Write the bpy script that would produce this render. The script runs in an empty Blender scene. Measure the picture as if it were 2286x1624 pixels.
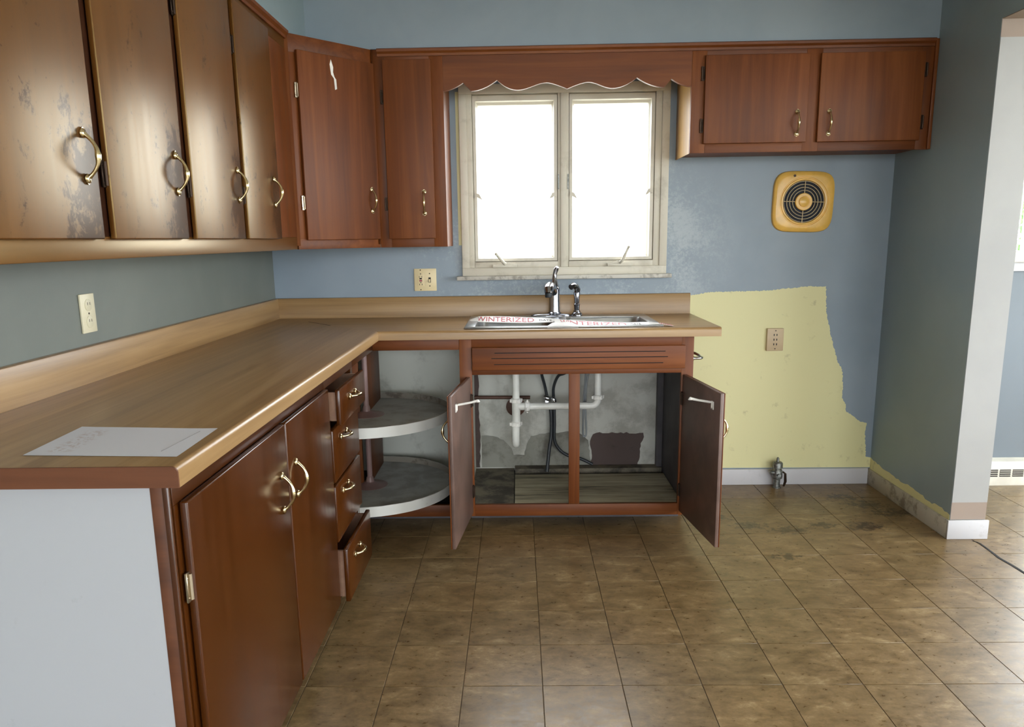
import bpy, bmesh, math, random
from mathutils import Vector, Matrix
random.seed(7)
SC = bpy.context.scene
COL = SC.collection

# ------------------------------------------------------------------ camera
F_PX, PP_X, PP_Y, IW, IH = 1722.0, 1126.1, 879.9, 2286, 1624
CAM = Vector((1.239, -3.9462, 1.3001))
def cam_basis(pitch, yaw, roll):
    p, y, r = (math.radians(a) for a in (pitch, yaw, roll))
    fwd = Vector((math.sin(y)*math.cos(p), math.cos(y)*math.cos(p), -math.sin(p)))
    right = Vector((math.cos(y), -math.sin(y), 0)); up = right.cross(fwd)
    return right*math.cos(r)+up*math.sin(r), -right*math.sin(r)+up*math.cos(r), fwd
cr, cu, cf = cam_basis(11.3895, -1.0901, -.8702)
cd = bpy.data.cameras.new('camera'); cam = bpy.data.objects.new('camera', cd); COL.objects.link(cam)
cd.sensor_width = 36; cd.sensor_fit = 'HORIZONTAL'; cd.lens = F_PX*36/IW
cd.shift_x = (IW/2-PP_X)/IW; cd.shift_y = (PP_Y-IH/2)/IW; cd.clip_start = .05
cam.matrix_world = Matrix(((cr.x, cu.x, -cf.x, CAM.x), (cr.y, cu.y, -cf.y, CAM.y), (cr.z, cu.z, -cf.z, CAM.z), (0, 0, 0, 1)))
SC.camera = cam

# ------------------------------------------------------------------ world, daylight portals, exposure
w = bpy.data.worlds.new('overcast'); SC.world = w; w.use_nodes = True
bg = w.node_tree.nodes['Background']; bg.inputs[0].default_value = (.90, .955, 1, 1); bg.inputs[1].default_value = 9.0
SC.view_settings.view_transform = 'Standard'; SC.view_settings.look = 'None'
SC.view_settings.exposure = 0.55; SC.view_settings.gamma = 1.0; SC.view_settings.use_curve_mapping = False
SC.cycles.use_denoising = True; SC.cycles.use_adaptive_sampling = True; SC.cycles.adaptive_threshold = .03; SC.cycles.max_bounces = 10; SC.cycles.diffuse_bounces = 6
SC.cycles.glossy_bounces = 4; SC.cycles.transmission_bounces = 6; SC.cycles.transparent_max_bounces = 8
SC.cycles.caustics_reflective = False; SC.cycles.caustics_refractive = False; SC.cycles.sample_clamp_indirect = 8
# window openings: (centre, size u, size v, inward direction)
W1 = (.985, 1.965, 1.13, 1.985); W2 = (3.42, 3.84, 1.19, 2.03); W6 = (3.93, 4.95, .03, 2.05)
W3 = (-5.6, -.5, .55, 2.3); W4 = (.35, 2.85, .25, 2.32); W5 = (3.6, 5.1, .25, 2.32); DX1, RY0 = 5.4, -7.6
def portal(loc, direction, sx, sy):
    ld = bpy.data.lights.new('daylight_portal', 'AREA'); ld.shape = 'RECTANGLE'; ld.size = sx; ld.size_y = sy
    ld.cycles.is_portal = True
    o = bpy.data.objects.new('daylight_portal', ld); COL.objects.link(o); o.location = loc
    o.rotation_euler = Vector(direction).to_track_quat('-Z', 'Y').to_euler()
portal(((W1[0]+W1[1])/2, .11, (W1[2]+W1[3])/2), (0, -1, 0), W1[1]-W1[0], W1[3]-W1[2])
portal(((W2[0]+W2[1])/2, .11, (W2[2]+W2[3])/2), (0, -1, 0), W2[1]-W2[0], W2[3]-W2[2])
portal(((W6[0]+W6[1])/2, .11, (W6[2]+W6[3])/2), (0, -1, 0), W6[1]-W6[0], W6[3]-W6[2])
portal((DX1+.11, (W3[0]+W3[1])/2, (W3[2]+W3[3])/2), (-1, 0, 0), W3[3]-W3[2], W3[1]-W3[0])
portal(((W5[0]+W5[1])/2, RY0-.11, (W5[2]+W5[3])/2), (0, 1, 0), W5[1]-W5[0], W5[3]-W5[2])
portal(((W4[0]+W4[1])/2, RY0-.11, (W4[2]+W4[3])/2), (0, 1, 0), W4[1]-W4[0], W4[3]-W4[2])

# ------------------------------------------------------------------ materials
def lin(c):
    return tuple(((v/255)/12.92 if v/255 <= .04045 else ((v/255+.055)/1.055)**2.4) for v in c[:3])+(1,)
class NT:
    def __init__(s, name):
        s.m = bpy.data.materials.new(name); s.m.use_nodes = True; s.t = s.m.node_tree
        s.b = s.t.nodes['Principled BSDF']; s.out = s.t.nodes['Material Output']
    def n(s, typ, **k):
        nd = s.t.nodes.new(typ)
        for a, v in k.items():
            if a.startswith('i_'): nd.inputs[a[2:].replace('_', ' ')].default_value = v
            else: setattr(nd, a, v)
        return nd
    def l(s, a, b): s.t.links.new(a, b)
    def coord(s, kind='Object', scale=(1, 1, 1), rnd=True):
        if kind == 'World': src = s.n('ShaderNodeNewGeometry').outputs['Position']
        else: src = s.n('ShaderNodeTexCoord').outputs[kind]
        mp = s.n('ShaderNodeMapping'); mp.inputs['Scale'].default_value = scale; s.l(src, mp.inputs['Vector'])
        if rnd:
            oi = s.n('ShaderNodeObjectInfo'); mu = s.n('ShaderNodeVectorMath', operation='SCALE')
            cx = s.n('ShaderNodeCombineXYZ')
            for i in range(3): s.l(oi.outputs['Random'], cx.inputs[i])
            s.l(cx.outputs[0], mu.inputs[0]); mu.inputs['Scale'].default_value = 37.0
            s.l(mu.outputs[0], mp.inputs['Location'])
        return mp.outputs[0]
    def noise(s, vec, scale=1, detail=4, rough=.55, dist=0):
        nd = s.n('ShaderNodeTexNoise'); s.l(vec, nd.inputs['Vector'])
        nd.inputs['Scale'].default_value = scale; nd.inputs['Detail'].default_value = detail
        nd.inputs['Roughness'].default_value = rough; nd.inputs['Distortion'].default_value = dist
        return nd.outputs['Fac']
    def ramp(s, fac, stops, interp='LINEAR'):
        r = s.n('ShaderNodeValToRGB'); e = r.color_ramp.elements; r.color_ramp.interpolation = interp
        while len(e) > 2: e.remove(e[-1])
        for i, (p, c) in enumerate(stops):
            el = e[i] if i < 2 else e.new(p)
            el.position = p; el.color = c if len(c) == 4 else lin(c)
        s.l(fac, r.inputs[0]); return r.outputs[0]
    def maskr(s, fac, a, b, lo=0., hi=1.):
        r = s.n('ShaderNodeMapRange', interpolation_type='SMOOTHSTEP'); s.l(fac, r.inputs[0])
        for i, v in enumerate((a, b, lo, hi)): r.inputs[i+1].default_value = v
        return r.outputs[0]
    def math(s, op, a, b=None):
        m = s.n('ShaderNodeMath', operation=op)
        for i, v in enumerate((a, b)):
            if v is None: continue
            if isinstance(v, (int, float)): m.inputs[i].default_value = v
            else: s.l(v, m.inputs[i])
        return m.outputs[0]
    def mix(s, fac, a, b, blend='MIX'):
        m = s.n('ShaderNodeMix', data_type='RGBA', blend_type=blend)
        for i, v in ((0, fac), (6, a), (7, b)):
            if isinstance(v, (int, float)): m.inputs[i].default_value = v
            elif isinstance(v, tuple): m.inputs[i].default_value = v if len(v) == 4 else lin(v)
            else: s.l(v, m.inputs[i])
        return m.outputs[2]
    def bump(s, h, strength=.2, dist=.002):
        b = s.n('ShaderNodeBump'); b.inputs['Strength'].default_value = strength; b.inputs['Distance'].default_value = dist
        s.l(h, b.inputs['Height']); s.l(b.outputs[0], s.b.inputs['Normal'])
    def set(s, **k):
        for a, v in k.items():
            i = s.b.inputs[a.replace('_', ' ')]
            if isinstance(v, (int, float)): i.default_value = v
            elif isinstance(v, tuple): i.default_value = v if len(v) == 4 else lin(v)
            else: s.l(v, i)
        return s
def plain(name, col, rough=.5, metal=0., var=.06, scale=8, **k):
    t = NT(name); v = t.coord('Object')
    n = t.noise(v, scale, 4)
    c = t.mix(t.maskr(n, .3, .7), tuple(int(x*(1-var)) for x in col), tuple(min(255, int(x*(1+var))) for x in col))
    t.set(Base_Color=c, Roughness=rough, Metallic=metal, **k); return t.m
AX = {'x': (1.3, 26, 26), 'y': (26, 1.3, 26), 'z': (26, 26, 1.3)}
def wood(name, dark, mid, light, axis='z', rough=.3, coat=.35, coat_r=.22, worn=False, spec=.5, tint=(255, 255, 255), ior=1.5):
    t = NT(name); v = t.coord('Object', AX[axis]); vb = t.coord('Object', tuple(.25*a**.5 for a in AX[axis]))
    g = t.noise(v, 1.0, 6, .6, .6); bl = t.noise(vb, 2.2, 3, .5, .4)
    f = t.math('ADD', t.math('MULTIPLY', g, .55), t.math('MULTIPLY', bl, .45))
    c = t.ramp(f, [(.30, dark), (.5, mid), (.70, light)])
    r = t.maskr(g, .3, .7, rough-.02, rough+.03)
    cw = coat
    if worn:      # greasy, handled areas near the pulls: duller and darker finish
        uv = t.n('ShaderNodeTexCoord').outputs['UV']; sp = t.n('ShaderNodeSeparateXYZ'); t.l(uv, sp.inputs[0])
        edge = t.maskr(sp.outputs[0], .55, .92); low = t.maskr(sp.outputs[1], .55, .15)
        nz = t.noise(t.coord('Object', (20, 20, 14)), 1.0, 10, .78, .3)
        sm = t.math('MULTIPLY', edge, low)
        mk = t.maskr(t.math('ADD', nz, t.math('MULTIPLY', sm, .22)), .56, .68)
        sp2 = t.maskr(t.noise(t.coord('Object', (60, 60, 60)), 1, 2), .70, .76)
        mk = t.math('MAXIMUM', mk, t.math('MULTIPLY', sp2, .6))
        c = t.mix(t.math('MULTIPLY', mk, .75), c, (48, 34, 22)); r = t.mix(mk, r, (150, 150, 150))
        cw = t.maskr(mk, 0, 1, coat, .03); t.set(Specular_IOR_Level=t.maskr(mk, 0, 1, spec, .15))
    else: t.set(Specular_IOR_Level=spec)
    t.set(Specular_Tint=tint, IOR=ior)
    t.set(Base_Color=c, Roughness=r, Coat_Weight=cw, Coat_Roughness=coat_r)
    t.bump(g, .015, .001); return t.m
D, M_, L_ = (46, 20, 9), (86, 40, 18), (112, 58, 28)
M = {}
for a in 'xyz': M['wood_'+a] = wood('stained_wood_'+a, (78, 39, 13), (108, 57, 22), (132, 77, 36), a, .46, .0, .35, spec=.3)
YT = (255, 229, 165)
M['wood_worn'] = wood('stained_wood_worn', (72, 40, 10), (90, 52, 15), (104, 63, 22), 'z', .335, .0, .3, worn=True, spec=.5, tint=YT, ior=1.85)
M['wood_wornrail'] = wood('stained_wood_rail', (72, 40, 10), (90, 52, 15), (104, 63, 22), 'y', .36, .0, .3, spec=.75, tint=YT, ior=1.85)
M['wood_base'] = wood('stained_wood_base', (60, 29, 6), (70, 35, 8), (80, 41, 11), 'z', .22, .0, .14, spec=.45)
M['wood_baserail'] = wood('stained_wood_baserail', (54, 26, 7), (64, 32, 9), (78, 41, 15), 'y', .32, .0, .2, spec=.4)
M['wood_dark'] = wood('shaded_stile_wood', (38, 19, 10), (54, 28, 15), (68, 37, 20), 'z', .4, 0, .3, spec=.3)  # shade between the upper doors is put into the stile colour
M['wood_tan'] = wood('window_lit_side_wood', (150, 112, 58), (176, 136, 76), (192, 152, 92), 'z', .4, .05, .3)  # lighter tan wood, with the window's golden light painted into its tone
M['wood_bare'] = wood('bare_drawer_wood', (120, 85, 66), (150, 112, 90), (168, 132, 108), 'y', .6, 0, .3)
M['brown_paint'] = plain('brown_paint', (104, 82, 73), .42, var=.1)
M['cut_edge'] = wood('cut_edge', (66, 34, 17), (94, 52, 27), (112, 66, 38), 'x', .55, .05, .4)
def laminate(name, axis, light=1.):
    t = NT(name); sc = {'x': (1.2, 34, 34), 'y': (34, 1.2, 34)}[axis]
    g = t.noise(t.coord('Object', sc), 1, 6, .6, .3); b = t.noise(t.coord('Object', tuple(.3*a**.6 for a in sc)), 1.5, 3)
    f = t.math('ADD', t.math('MULTIPLY', g, .6), t.math('MULTIPLY', b, .4))
    c = t.ramp(f, [(.32, (122, 93, 58)), (.5, (152, 120, 79)), (.68, (172, 141, 99))])
    t.set(Base_Color=c, Roughness=.31, Specular_IOR_Level=.5); return t.m
M['lam_x'] = laminate('laminate_x', 'x'); M['lam_y'] = laminate('laminate_y', 'y')
def paint(name, c1, c2, rough=.45, bumps=.12, scuff=None):
    t = NT(name); v = t.coord('World', rnd=False)
    n = t.noise(v, 2.2, 4, .55, .3); c = t.mix(t.maskr(n, .3, .7), c1, c2)
    r = rough
    if scuff:
        # worn, patched paint with a chalky bloom around the window
        (cx, cz, rx, rz, col) = scuff
        sp = t.n('ShaderNodeSeparateXYZ'); t.l(v, sp.inputs[0])
        dx = t.math('DIVIDE', t.math('SUBTRACT', sp.outputs[0], cx), rx); dz = t.math('DIVIDE', t.math('SUBTRACT', sp.outputs[2], cz), rz)
        d = t.math('SQRT', t.math('ADD', t.math('MULTIPLY', dx, dx), t.math('MULTIPLY', dz, dz)))
        near = t.maskr(d, 1.25, .75)
        n2 = t.noise(v, 46, 9, .78, .2); n3 = t.noise(v, 4.0, 4)
        mk = t.math('MULTIPLY', near, t.maskr(t.math('ADD', t.math('MULTIPLY', n2, .6), t.math('MULTIPLY', n3, .5)), .50, .66))
        c = t.mix(t.math('MULTIPLY', mk, .48), c, col)
    t.set(Base_Color=c, Roughness=r); t.bump(t.noise(v, 190, 3), bumps, .001); return t.m
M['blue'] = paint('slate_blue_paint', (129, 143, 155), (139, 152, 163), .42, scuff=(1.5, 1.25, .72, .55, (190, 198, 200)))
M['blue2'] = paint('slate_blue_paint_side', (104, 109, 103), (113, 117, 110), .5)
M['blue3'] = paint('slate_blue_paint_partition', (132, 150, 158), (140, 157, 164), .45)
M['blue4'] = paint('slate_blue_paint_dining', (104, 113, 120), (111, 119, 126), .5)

M['cream_wall'] = paint('dining_jamb_paint', (152, 152, 151), (160, 160, 158), .5)
M['tan'] = paint('bare_tan_primer', (140, 124, 112), (148, 132, 120), .6)
M['ceil'] = paint('ceiling_white', (238, 238, 236), (244, 244, 242), .8)
M['far_wall'] = paint('cream_plaster', (206, 202, 190), (214, 210, 198), .7)
def dirty(name, col, dirt, rough=.5, amount=.45, scale=10, th=.56):
    t = NT(name); v = t.coord('World', rnd=False)
    n = t.noise(v, scale, 8, .68, .2); n2 = t.noise(v, scale*.25, 3)
    mk = t.maskr(t.math('ADD', t.math('MULTIPLY', n, .65), t.math('MULTIPLY', n2, .35)), th, th+.14)
    t.set(Base_Color=t.mix(t.math('MULTIPLY', mk, amount), col, dirt), Roughness=rough); t.bump(n, .1, .001); return t.m
M['yellow'] = dirty('pale_yellow_paint', (218, 213, 161), (140, 130, 96), .5, .6, 17, .575)
M['base_white'] = dirty('baseboard_white', (192, 191, 194), (120, 112, 100), .5, .6, 14, .58)
M['base_dirty'] = dirty('grimy_baseboard', (176, 170, 156), (104, 92, 74), .55, .75, 16, .47)
M['frame_white'] = dirty('window_frame_paint', (208, 202, 186), (150, 142, 122), .42, .4, 9, .52)
M['sill'] = dirty('window_sill_stone', (200, 196, 186), (120, 114, 104), .5, .7, 30, .50)
M['end_white'] = dirty('white_end_panel', (180, 182, 187), (120, 120, 120), .35, .5, 22, .64)
M['plaster_old'] = dirty('old_plaster', (192, 192, 184), (140, 136, 126), .75, .6, 7, .48)
M['plaster_dim'] = dirty('stained_plaster', (138, 137, 128), (92, 86, 76), .8, .7, 9, .50)
M['plaster_brown'] = dirty('brown_water_patch', (84, 70, 66), (58, 48, 44), .8, .7, 12, .52)
M['cab_inside'] = dirty('cabinet_inside_paint', (214, 216, 206), (120, 118, 108), .6, .5, 5, .52)
M['dark_inside'] = plain('dark_cabinet_inside', (72, 68, 72), .6, var=.12)
M['black_gap'] = plain('black_gap', (14, 13, 13), .9)
def planks():
    t = NT('worn_cabinet_floor'); v = t.coord('Object', (3, 40, 40)); g = t.noise(v, 1, 7, .65, .5)
    b = t.noise(t.coord('Object', (2.0, 9, 9)), 1, 4)
    c = t.ramp(t.math('ADD', t.math('MULTIPLY', g, .5), t.math('MULTIPLY', b, .5)), [(.36, (72, 66, 54)), (.46, (142, 134, 112)), (.60, (178, 170, 146))])
    t.set(Base_Color=c, Roughness=.7); return t.m
M['planks'] = planks()
M['planks_dark'] = dirty('stained_board', (112, 104, 88), (34, 30, 27), .75, .8, 9, .46)
M['susan_top'] = dirty('susan_liner', (196, 200, 198), (150, 148, 144), .6, .6, 8, .48)
M['susan_rim'] = dirty('susan_white_rim', (226, 226, 220), (130, 122, 108), .4, .7, 26, .60)
M['susan_lip'] = dirty('susan_lip_inside', (150, 144, 132), (84, 72, 62), .6, .7, 26, .50)
M['pole'] = plain('susan_pole_enamel', (150, 122, 118), .4)
def tile():
    t = NT('vinyl_tile'); v = t.coord('World', rnd=False); oi = t.n('ShaderNodeObjectInfo')
    vo = t.n('ShaderNodeVectorMath', operation='ADD'); cx = t.n('ShaderNodeCombineXYZ')
    t.l(t.math('MULTIPLY', oi.outputs['Random'], 50), cx.inputs[0]); t.l(v, vo.inputs[0]); t.l(cx.outputs[0], vo.inputs[1]); vv = vo.outputs[0]
    st = t.n('ShaderNodeVectorMath', operation='MULTIPLY'); t.l(vv, st.inputs[0]); st.inputs[1].default_value = (1, 1.6, 1)
    n1 = t.noise(st.outputs[0], 9, 8, .66, .5); n2 = t.noise(st.outputs[0], 30, 8, .74, .15); n3 = t.noise(v, 1.1, 3)
    f = t.math('ADD', t.math('ADD', t.math('MULTIPLY', n1, .5), t.math('MULTIPLY', n2, .38)), t.math('MULTIPLY', n3, .12))
    c = t.ramp(f, [(.35, (84, 67, 42)), (.45, (110, 89, 58)), (.55, (133, 110, 76)), (.65, (168, 147, 110))])
    tint = t.ramp(oi.outputs['Random'], [(0, (240, 240, 240)), (1, (255, 252, 248))])
    c = t.mix(1.0, c, tint, 'MULTIPLY')
    # dark spill stains left where the stove stood
    spk = t.noise(v, 34, 8, .74); sp = t.n('ShaderNodeSeparateXYZ'); t.l(v, sp.inputs[0])
    tot = None
    for (x, y, r) in ((2.86, -.22, .13), (2.93, -.33, .16), (2.28, -.60, .12), (2.45, -.66, .14), (2.62, -.60, .10), (2.16, -.50, .10), (3.0, -.45, .16), (2.33, -.95, .1), (2.8, -.62, .14)):
        a = t.math('SUBTRACT', sp.outputs[0], x); b = t.math('MULTIPLY', t.math('SUBTRACT', sp.outputs[1], y), 1.7)
        d = t.math('SQRT', t.math('ADD', t.math('MULTIPLY', a, a), t.math('MULTIPLY', b, b)))
        m = t.maskr(d, r*1.5, r*.1); tot = m if tot is None else t.math('MAXIMUM', tot, m)
    stain = t.maskr(t.math('ADD', t.math('MULTIPLY', tot, .30), spk), .68, .80)
    c = t.mix(t.math('MULTIPLY', stain, .8), c, (52, 38, 26))
    t.set(Base_Color=c, Roughness=t.maskr(n2, .3, .7, .26, .40), Specular_IOR_Level=.45); t.bump(t.math('ADD', n1, n2), .05, .002); return t.m
M['tile'] = tile()
M['grout'] = plain('tile_joint', (88, 70, 45), .7)
M['brass'] = plain('aged_brass', (214, 198, 156), .2, 1., .12, 60)
M['chrome'] = plain('chrome', (196, 198, 204), .12, 1.)
M['dark_chrome'] = plain('faucet_chrome', (150, 152, 160), .12, 1.)
M['steel'] = plain('stainless', (176, 178, 178), .3, 1.)
M['hinge'] = plain('dark_hinge', (58, 44, 34), .4, .8)
M['hinge_bright'] = plain('worn_hinge', (190, 176, 150), .3, 1.)
M['pvc'] = plain('white_pvc', (226, 226, 220), .35)
M['rubber'] = plain('black_hose', (44, 48, 52), .45)
M['tube'] = plain('grey_tube', (128, 132, 134), .35)
M['copper'] = plain('brown_pipe', (84, 56, 44), .5, .2)
M['galv'] = plain('galvanized', (120, 122, 118), .45, .8, .25, 60)
M['white_plastic'] = plain('white_plastic', (232, 230, 224), .4)
M['ivory'] = plain('ivory_plastic', (226, 208, 164), .4, var=.02)
M['beige_plate'] = plain('beige_plate', (196, 174, 140), .45, var=.03)
M['tan_plate'] = plain('almond_plate', (208, 200, 172), .4, var=.03)
M['dark_slot'] = plain('dark_slot', (34, 26, 22), .6)
M['red_button'] = plain('red_button', (150, 60, 76), .5)
M['fan'] = plain('mustard_enamel', (234, 186, 92), .26, 0, .03, 20)
M['fan_dark'] = plain('fan_recess', (36, 38, 46), .7)
M['fan_ring'] = plain('fan_ring', (196, 174, 130), .4)
M['register'] = plain('register_enamel', (212, 206, 192), .4)
M['red_ink'] = plain('red_ink', (176, 44, 52), .5)
M['black_ink'] = plain('grey_ink', (90, 84, 84), .6)
M['pale_ink'] = plain('pale_ink', (160, 156, 160), .7)
M['tape'] = plain('white_tape', (226, 222, 216), .3)
M['leaf'] = plain('leaf_green', (78, 124, 40), .5, var=.3, scale=3)
M['bark'] = plain('bark', (92, 74, 58), .8)
M['lawn'] = plain('pale_gravel', (186, 184, 172), .9, var=.12)
def paper():
    t = NT('printed_paper'); uv = t.n('ShaderNodeTexCoord').outputs['UV']; sp = t.n('ShaderNodeSeparateXYZ'); t.l(uv, sp.inputs[0])
    mp = t.n('ShaderNodeMapping'); mp.inputs['Scale'].default_value = (26, 18, 1); t.l(uv, mp.inputs[0])
    n = t.noise(mp.outputs[0], 1, 5, .65, .4)
    band = t.math('MULTIPLY', t.math('MULTIPLY', t.maskr(sp.outputs[0], .08, .14), t.maskr(sp.outputs[0], .30, .22)), t.math('MULTIPLY', t.maskr(sp.outputs[1], .06, .16), t.maskr(sp.outputs[1], .92, .8)))
    mk = t.math('MULTIPLY', band, t.maskr(n, .46, .60))
    c = t.mix(t.math('MULTIPLY', mk, .4), (222, 223, 230), (176, 146, 136))
    t.set(Base_Color=c, Roughness=.7); return t.m
M['paper'] = paper()
def glass():
    t = NT('window_glass'); t.t.nodes.remove(t.b)
    tr = t.n('ShaderNodeBsdfTransparent'); gl = t.n('ShaderNodeBsdfGlossy'); gl.inputs['Roughness'].default_value = .02
    lw = t.n('ShaderNodeLayerWeight'); lw.inputs[0].default_value = .5; mx = t.n('ShaderNodeMixShader')
    fac = t.math('ADD', t.math('MULTIPLY', t.math('POWER', lw.outputs['Facing'], 5.0), .9), .04)
    t.l(fac, mx.inputs[0]); t.l(tr.outputs[0], mx.inputs[1]); t.l(gl.outputs[0], mx.inputs[2]); t.l(mx.outputs[0], t.out.inputs[0]); return t.m
M['glass'] = glass()

# ------------------------------------------------------------------ mesh helpers
class B:
    def __init__(s): s.bm = bmesh.new()
    def box(s, x0, x1, y0, y1, z0, z1, bev=0., seg=2):
        r = bmesh.ops.create_cube(s.bm, size=1, matrix=Matrix.Translation(((x0+x1)/2, (y0+y1)/2, (z0+z1)/2)) @ Matrix.Diagonal((abs(x1-x0), abs(y1-y0), abs(z1-z0), 1)))
        if bev:
            ed = list({e for v in r['verts'] for e in v.link_edges})
            bmesh.ops.bevel(s.bm, geom=ed, offset=bev, segments=seg, affect='EDGES', profile=.5)
        return s
    def prism(s, pts, axis, lo, hi):
        """polygon pts (2-D) extruded along axis; the 2-D axes are the remaining ones in xyz order"""
        def mk(p, h):
            return {'x': (h, p[0], p[1]), 'y': (p[0], h, p[1]), 'z': (p[0], p[1], h)}[axis]
        a = [s.bm.verts.new(mk(p, lo)) for p in pts]; b = [s.bm.verts.new(mk(p, hi)) for p in pts]; n = len(pts)
        s.bm.faces.new(a); s.bm.faces.new(b)
        for i in range(n): s.bm.faces.new((a[i], a[(i+1) % n], b[(i+1) % n], b[i]))
        return s
    def loft(s, loops, cap0=True, cap1=True, closed=True):
        vs = [[s.bm.verts.new(p) for p in lp] for lp in loops]; n = len(loops[0])
        for A, Bq in zip(vs, vs[1:]):
            for i in range(n if closed else n-1): s.bm.faces.new((A[i], A[(i+1) % n], Bq[(i+1) % n], Bq[i]))
        if cap0: s.bm.faces.new(vs[0])
        if cap1: s.bm.faces.new(vs[-1])
        return s
    def tube(s, path, r, seg=10, caps=True):
        P = [Vector(p) for p in path]; R = r if isinstance(r, (list, tuple)) else [r]*len(P); loops = []; prev = None
        for i, p in enumerate(P):
            d = (P[min(i+1, len(P)-1)]-P[max(i-1, 0)]).normalized()
            if prev is None:
                u = d.orthogonal().normalized()
            else:
                u = (prev-d*prev.dot(d)); u = u.normalized() if u.length > 1e-6 else d.orthogonal().normalized()
            prev = u; v = d.cross(u)
            loops.append([p+(u*math.cos(a)+v*math.sin(a))*R[i] for a in (2*math.pi*k/seg for k in range(seg))])
        return s.loft(loops, caps, caps)
    def lathe(s, prof, c, axis='z', seg=20, cap=True):
        """profile [(radius, height)] around the axis through c"""
        loops = []
        for r, h in prof:
            lp = []
            for k in range(seg):
                a = 2*math.pi*k/seg; u, v = r*math.cos(a), r*math.sin(a)
                lp.append({'z': (c[0]+u, c[1]+v, c[2]+h), 'y': (c[0]+u, c[1]+h, c[2]+v), 'x': (c[0]+h, c[1]+u, c[2]+v)}[axis])
            loops.append(lp)
        return s.loft(loops, cap, cap)
    def ball(s, c, r, seg=12):
        m = Matrix.Translation(c) @ Matrix.Diagonal((r[0], r[1], r[2], 1))
        bmesh.ops.create_uvsphere(s.bm, u_segments=seg, v_segments=max(6, seg//2+2), radius=1, matrix=m); return s
    def xf(s, mat):
        bmesh.ops.transform(s.bm, matrix=mat, verts=s.bm.verts); return s
    def mesh(s, name, origin=(0, 0, 0), smooth=40, uv=None):
        bmesh.ops.recalc_face_normals(s.bm, faces=s.bm.faces)
        if uv:
            (iu, u0, u1), (iv, v0, v1) = uv; ly = s.bm.loops.layers.uv.new('UVMap')
            for f in s.bm.faces:
                for lp in f.loops: lp[ly].uv = ((lp.vert.co[iu]-u0)/(u1-u0), (lp.vert.co[iv]-v0)/(v1-v0))
        bmesh.ops.translate(s.bm, verts=s.bm.verts, vec=-Vector(origin))
        me = bpy.data.meshes.new(name); s.bm.to_mesh(me); s.bm.free()
        me.polygons.foreach_set('use_smooth', [True]*len(me.polygons)); me.set_sharp_from_angle(angle=math.radians(smooth))
        return me
def bx(*a, **k): return B().box(*a, **k)
def door_slab(axis, p, a, c, z0, z1, sgn, t=.014, gap=.003, bev=.0028):
    # slab standing proud of the face frame on an inner lip
    b = B()
    def bb(d0, d1, i, bev):
        d0, d1 = sorted((p+sgn*d0, p+sgn*d1))
        if axis == 'x': b.box(d0, d1, a+i, c-i, z0+i, z1-i, bev=bev, seg=3)
        else: b.box(a+i, c-i, d0, d1, z0+i, z1-i, bev=bev, seg=3)
    bb(gap, gap+t, 0, bev); bb(.0003, gap+.002, .013, 0)
    return b
ORG = {}
def props(o, label=None, cat=None, group=None, kind=None):
    for k, v in (('label', label), ('category', cat), ('group', group), ('kind', kind)):
        if v: o[k] = v
    return o
def thing(name, loc, label=None, cat=None, group=None, kind=None):
    o = bpy.data.objects.new(name, None); COL.objects.link(o); o.location = loc; o.empty_display_size = .05
    ORG[o.name] = Vector(loc); return props(o, label, cat, group, kind)
def part(name, b, mat, parent=None, smooth=40, uv=None, label=None, cat=None, group=None, kind=None, loc=None):
    org = ORG[parent.name] if parent else Vector(loc or (0, 0, 0))
    me = b.mesh(name, org, smooth, uv); me.materials.append(M[mat] if isinstance(mat, str) else mat)
    o = bpy.data.objects.new(name, me); COL.objects.link(o)
    if parent: o.parent = parent
    else: o.location = org
    ORG[o.name] = Vector(org); return props(o, label, cat, group, kind)
def place(name, me, parent, mw, label=None, kind=None):
    """an object sharing mesh data, at world matrix mw under parent"""
    o = bpy.data.objects.new(name, me); COL.objects.link(o)
    if parent:
        o.parent = parent; mw = Matrix.Translation(-ORG[parent.name]) @ mw
    o.matrix_local = mw
    ORG[o.name] = (ORG[parent.name] if parent else Vector((0, 0, 0)))+mw.translation
    return props(o, label, None, None, kind)
def frame_m(origin, xdir, zdir):
    x = Vector(xdir).normalized(); z = Vector(zdir).normalized(); y = z.cross(x)
    return Matrix(((x.x, y.x, z.x, origin[0]), (x.y, y.y, z.y, origin[1]), (x.z, y.z, z.z, origin[2]), (0, 0, 0, 1)))
def struct(name, b, mat, parent=None, **k): return part(name, b, mat, parent, kind=None if parent else 'structure', **k)
def jag(pts, amp, step, closed=True):
    """a brushed, uneven paint edge: subdivide the outline and nudge it"""
    out = []; n = len(pts)
    for i in range(n if closed else n-1):
        a, b = Vector(pts[i]), Vector(pts[(i+1) % n]); k = max(1, int((b-a).length/step)); nrm = Vector((-(b-a).y, (b-a).x)).normalized()
        am = amp if len(pts[i]) < 3 else 0
        for j in range(k):
            p = a.lerp(b, j/k) if True else a
            out.append(tuple((p+nrm*random.uniform(-am, am)*(j > 0))[:2]))
    return out
def edge_jag(pts, amp, step, straight=()):
    """like jag, leaving the listed segments straight"""
    out = []; n = len(pts)
    for i in range(n):
        a, b = Vector(pts[i]), Vector(pts[(i+1) % n]); d = b-a
        k = 1 if i in straight else max(1, int(d.length/step)); nrm = Vector((-d.y, d.x)).normalized()
        for j in range(k): out.append(tuple(a.lerp(b, j/k)+nrm*(random.uniform(-amp, amp) if j else 0)))
    return out

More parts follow.
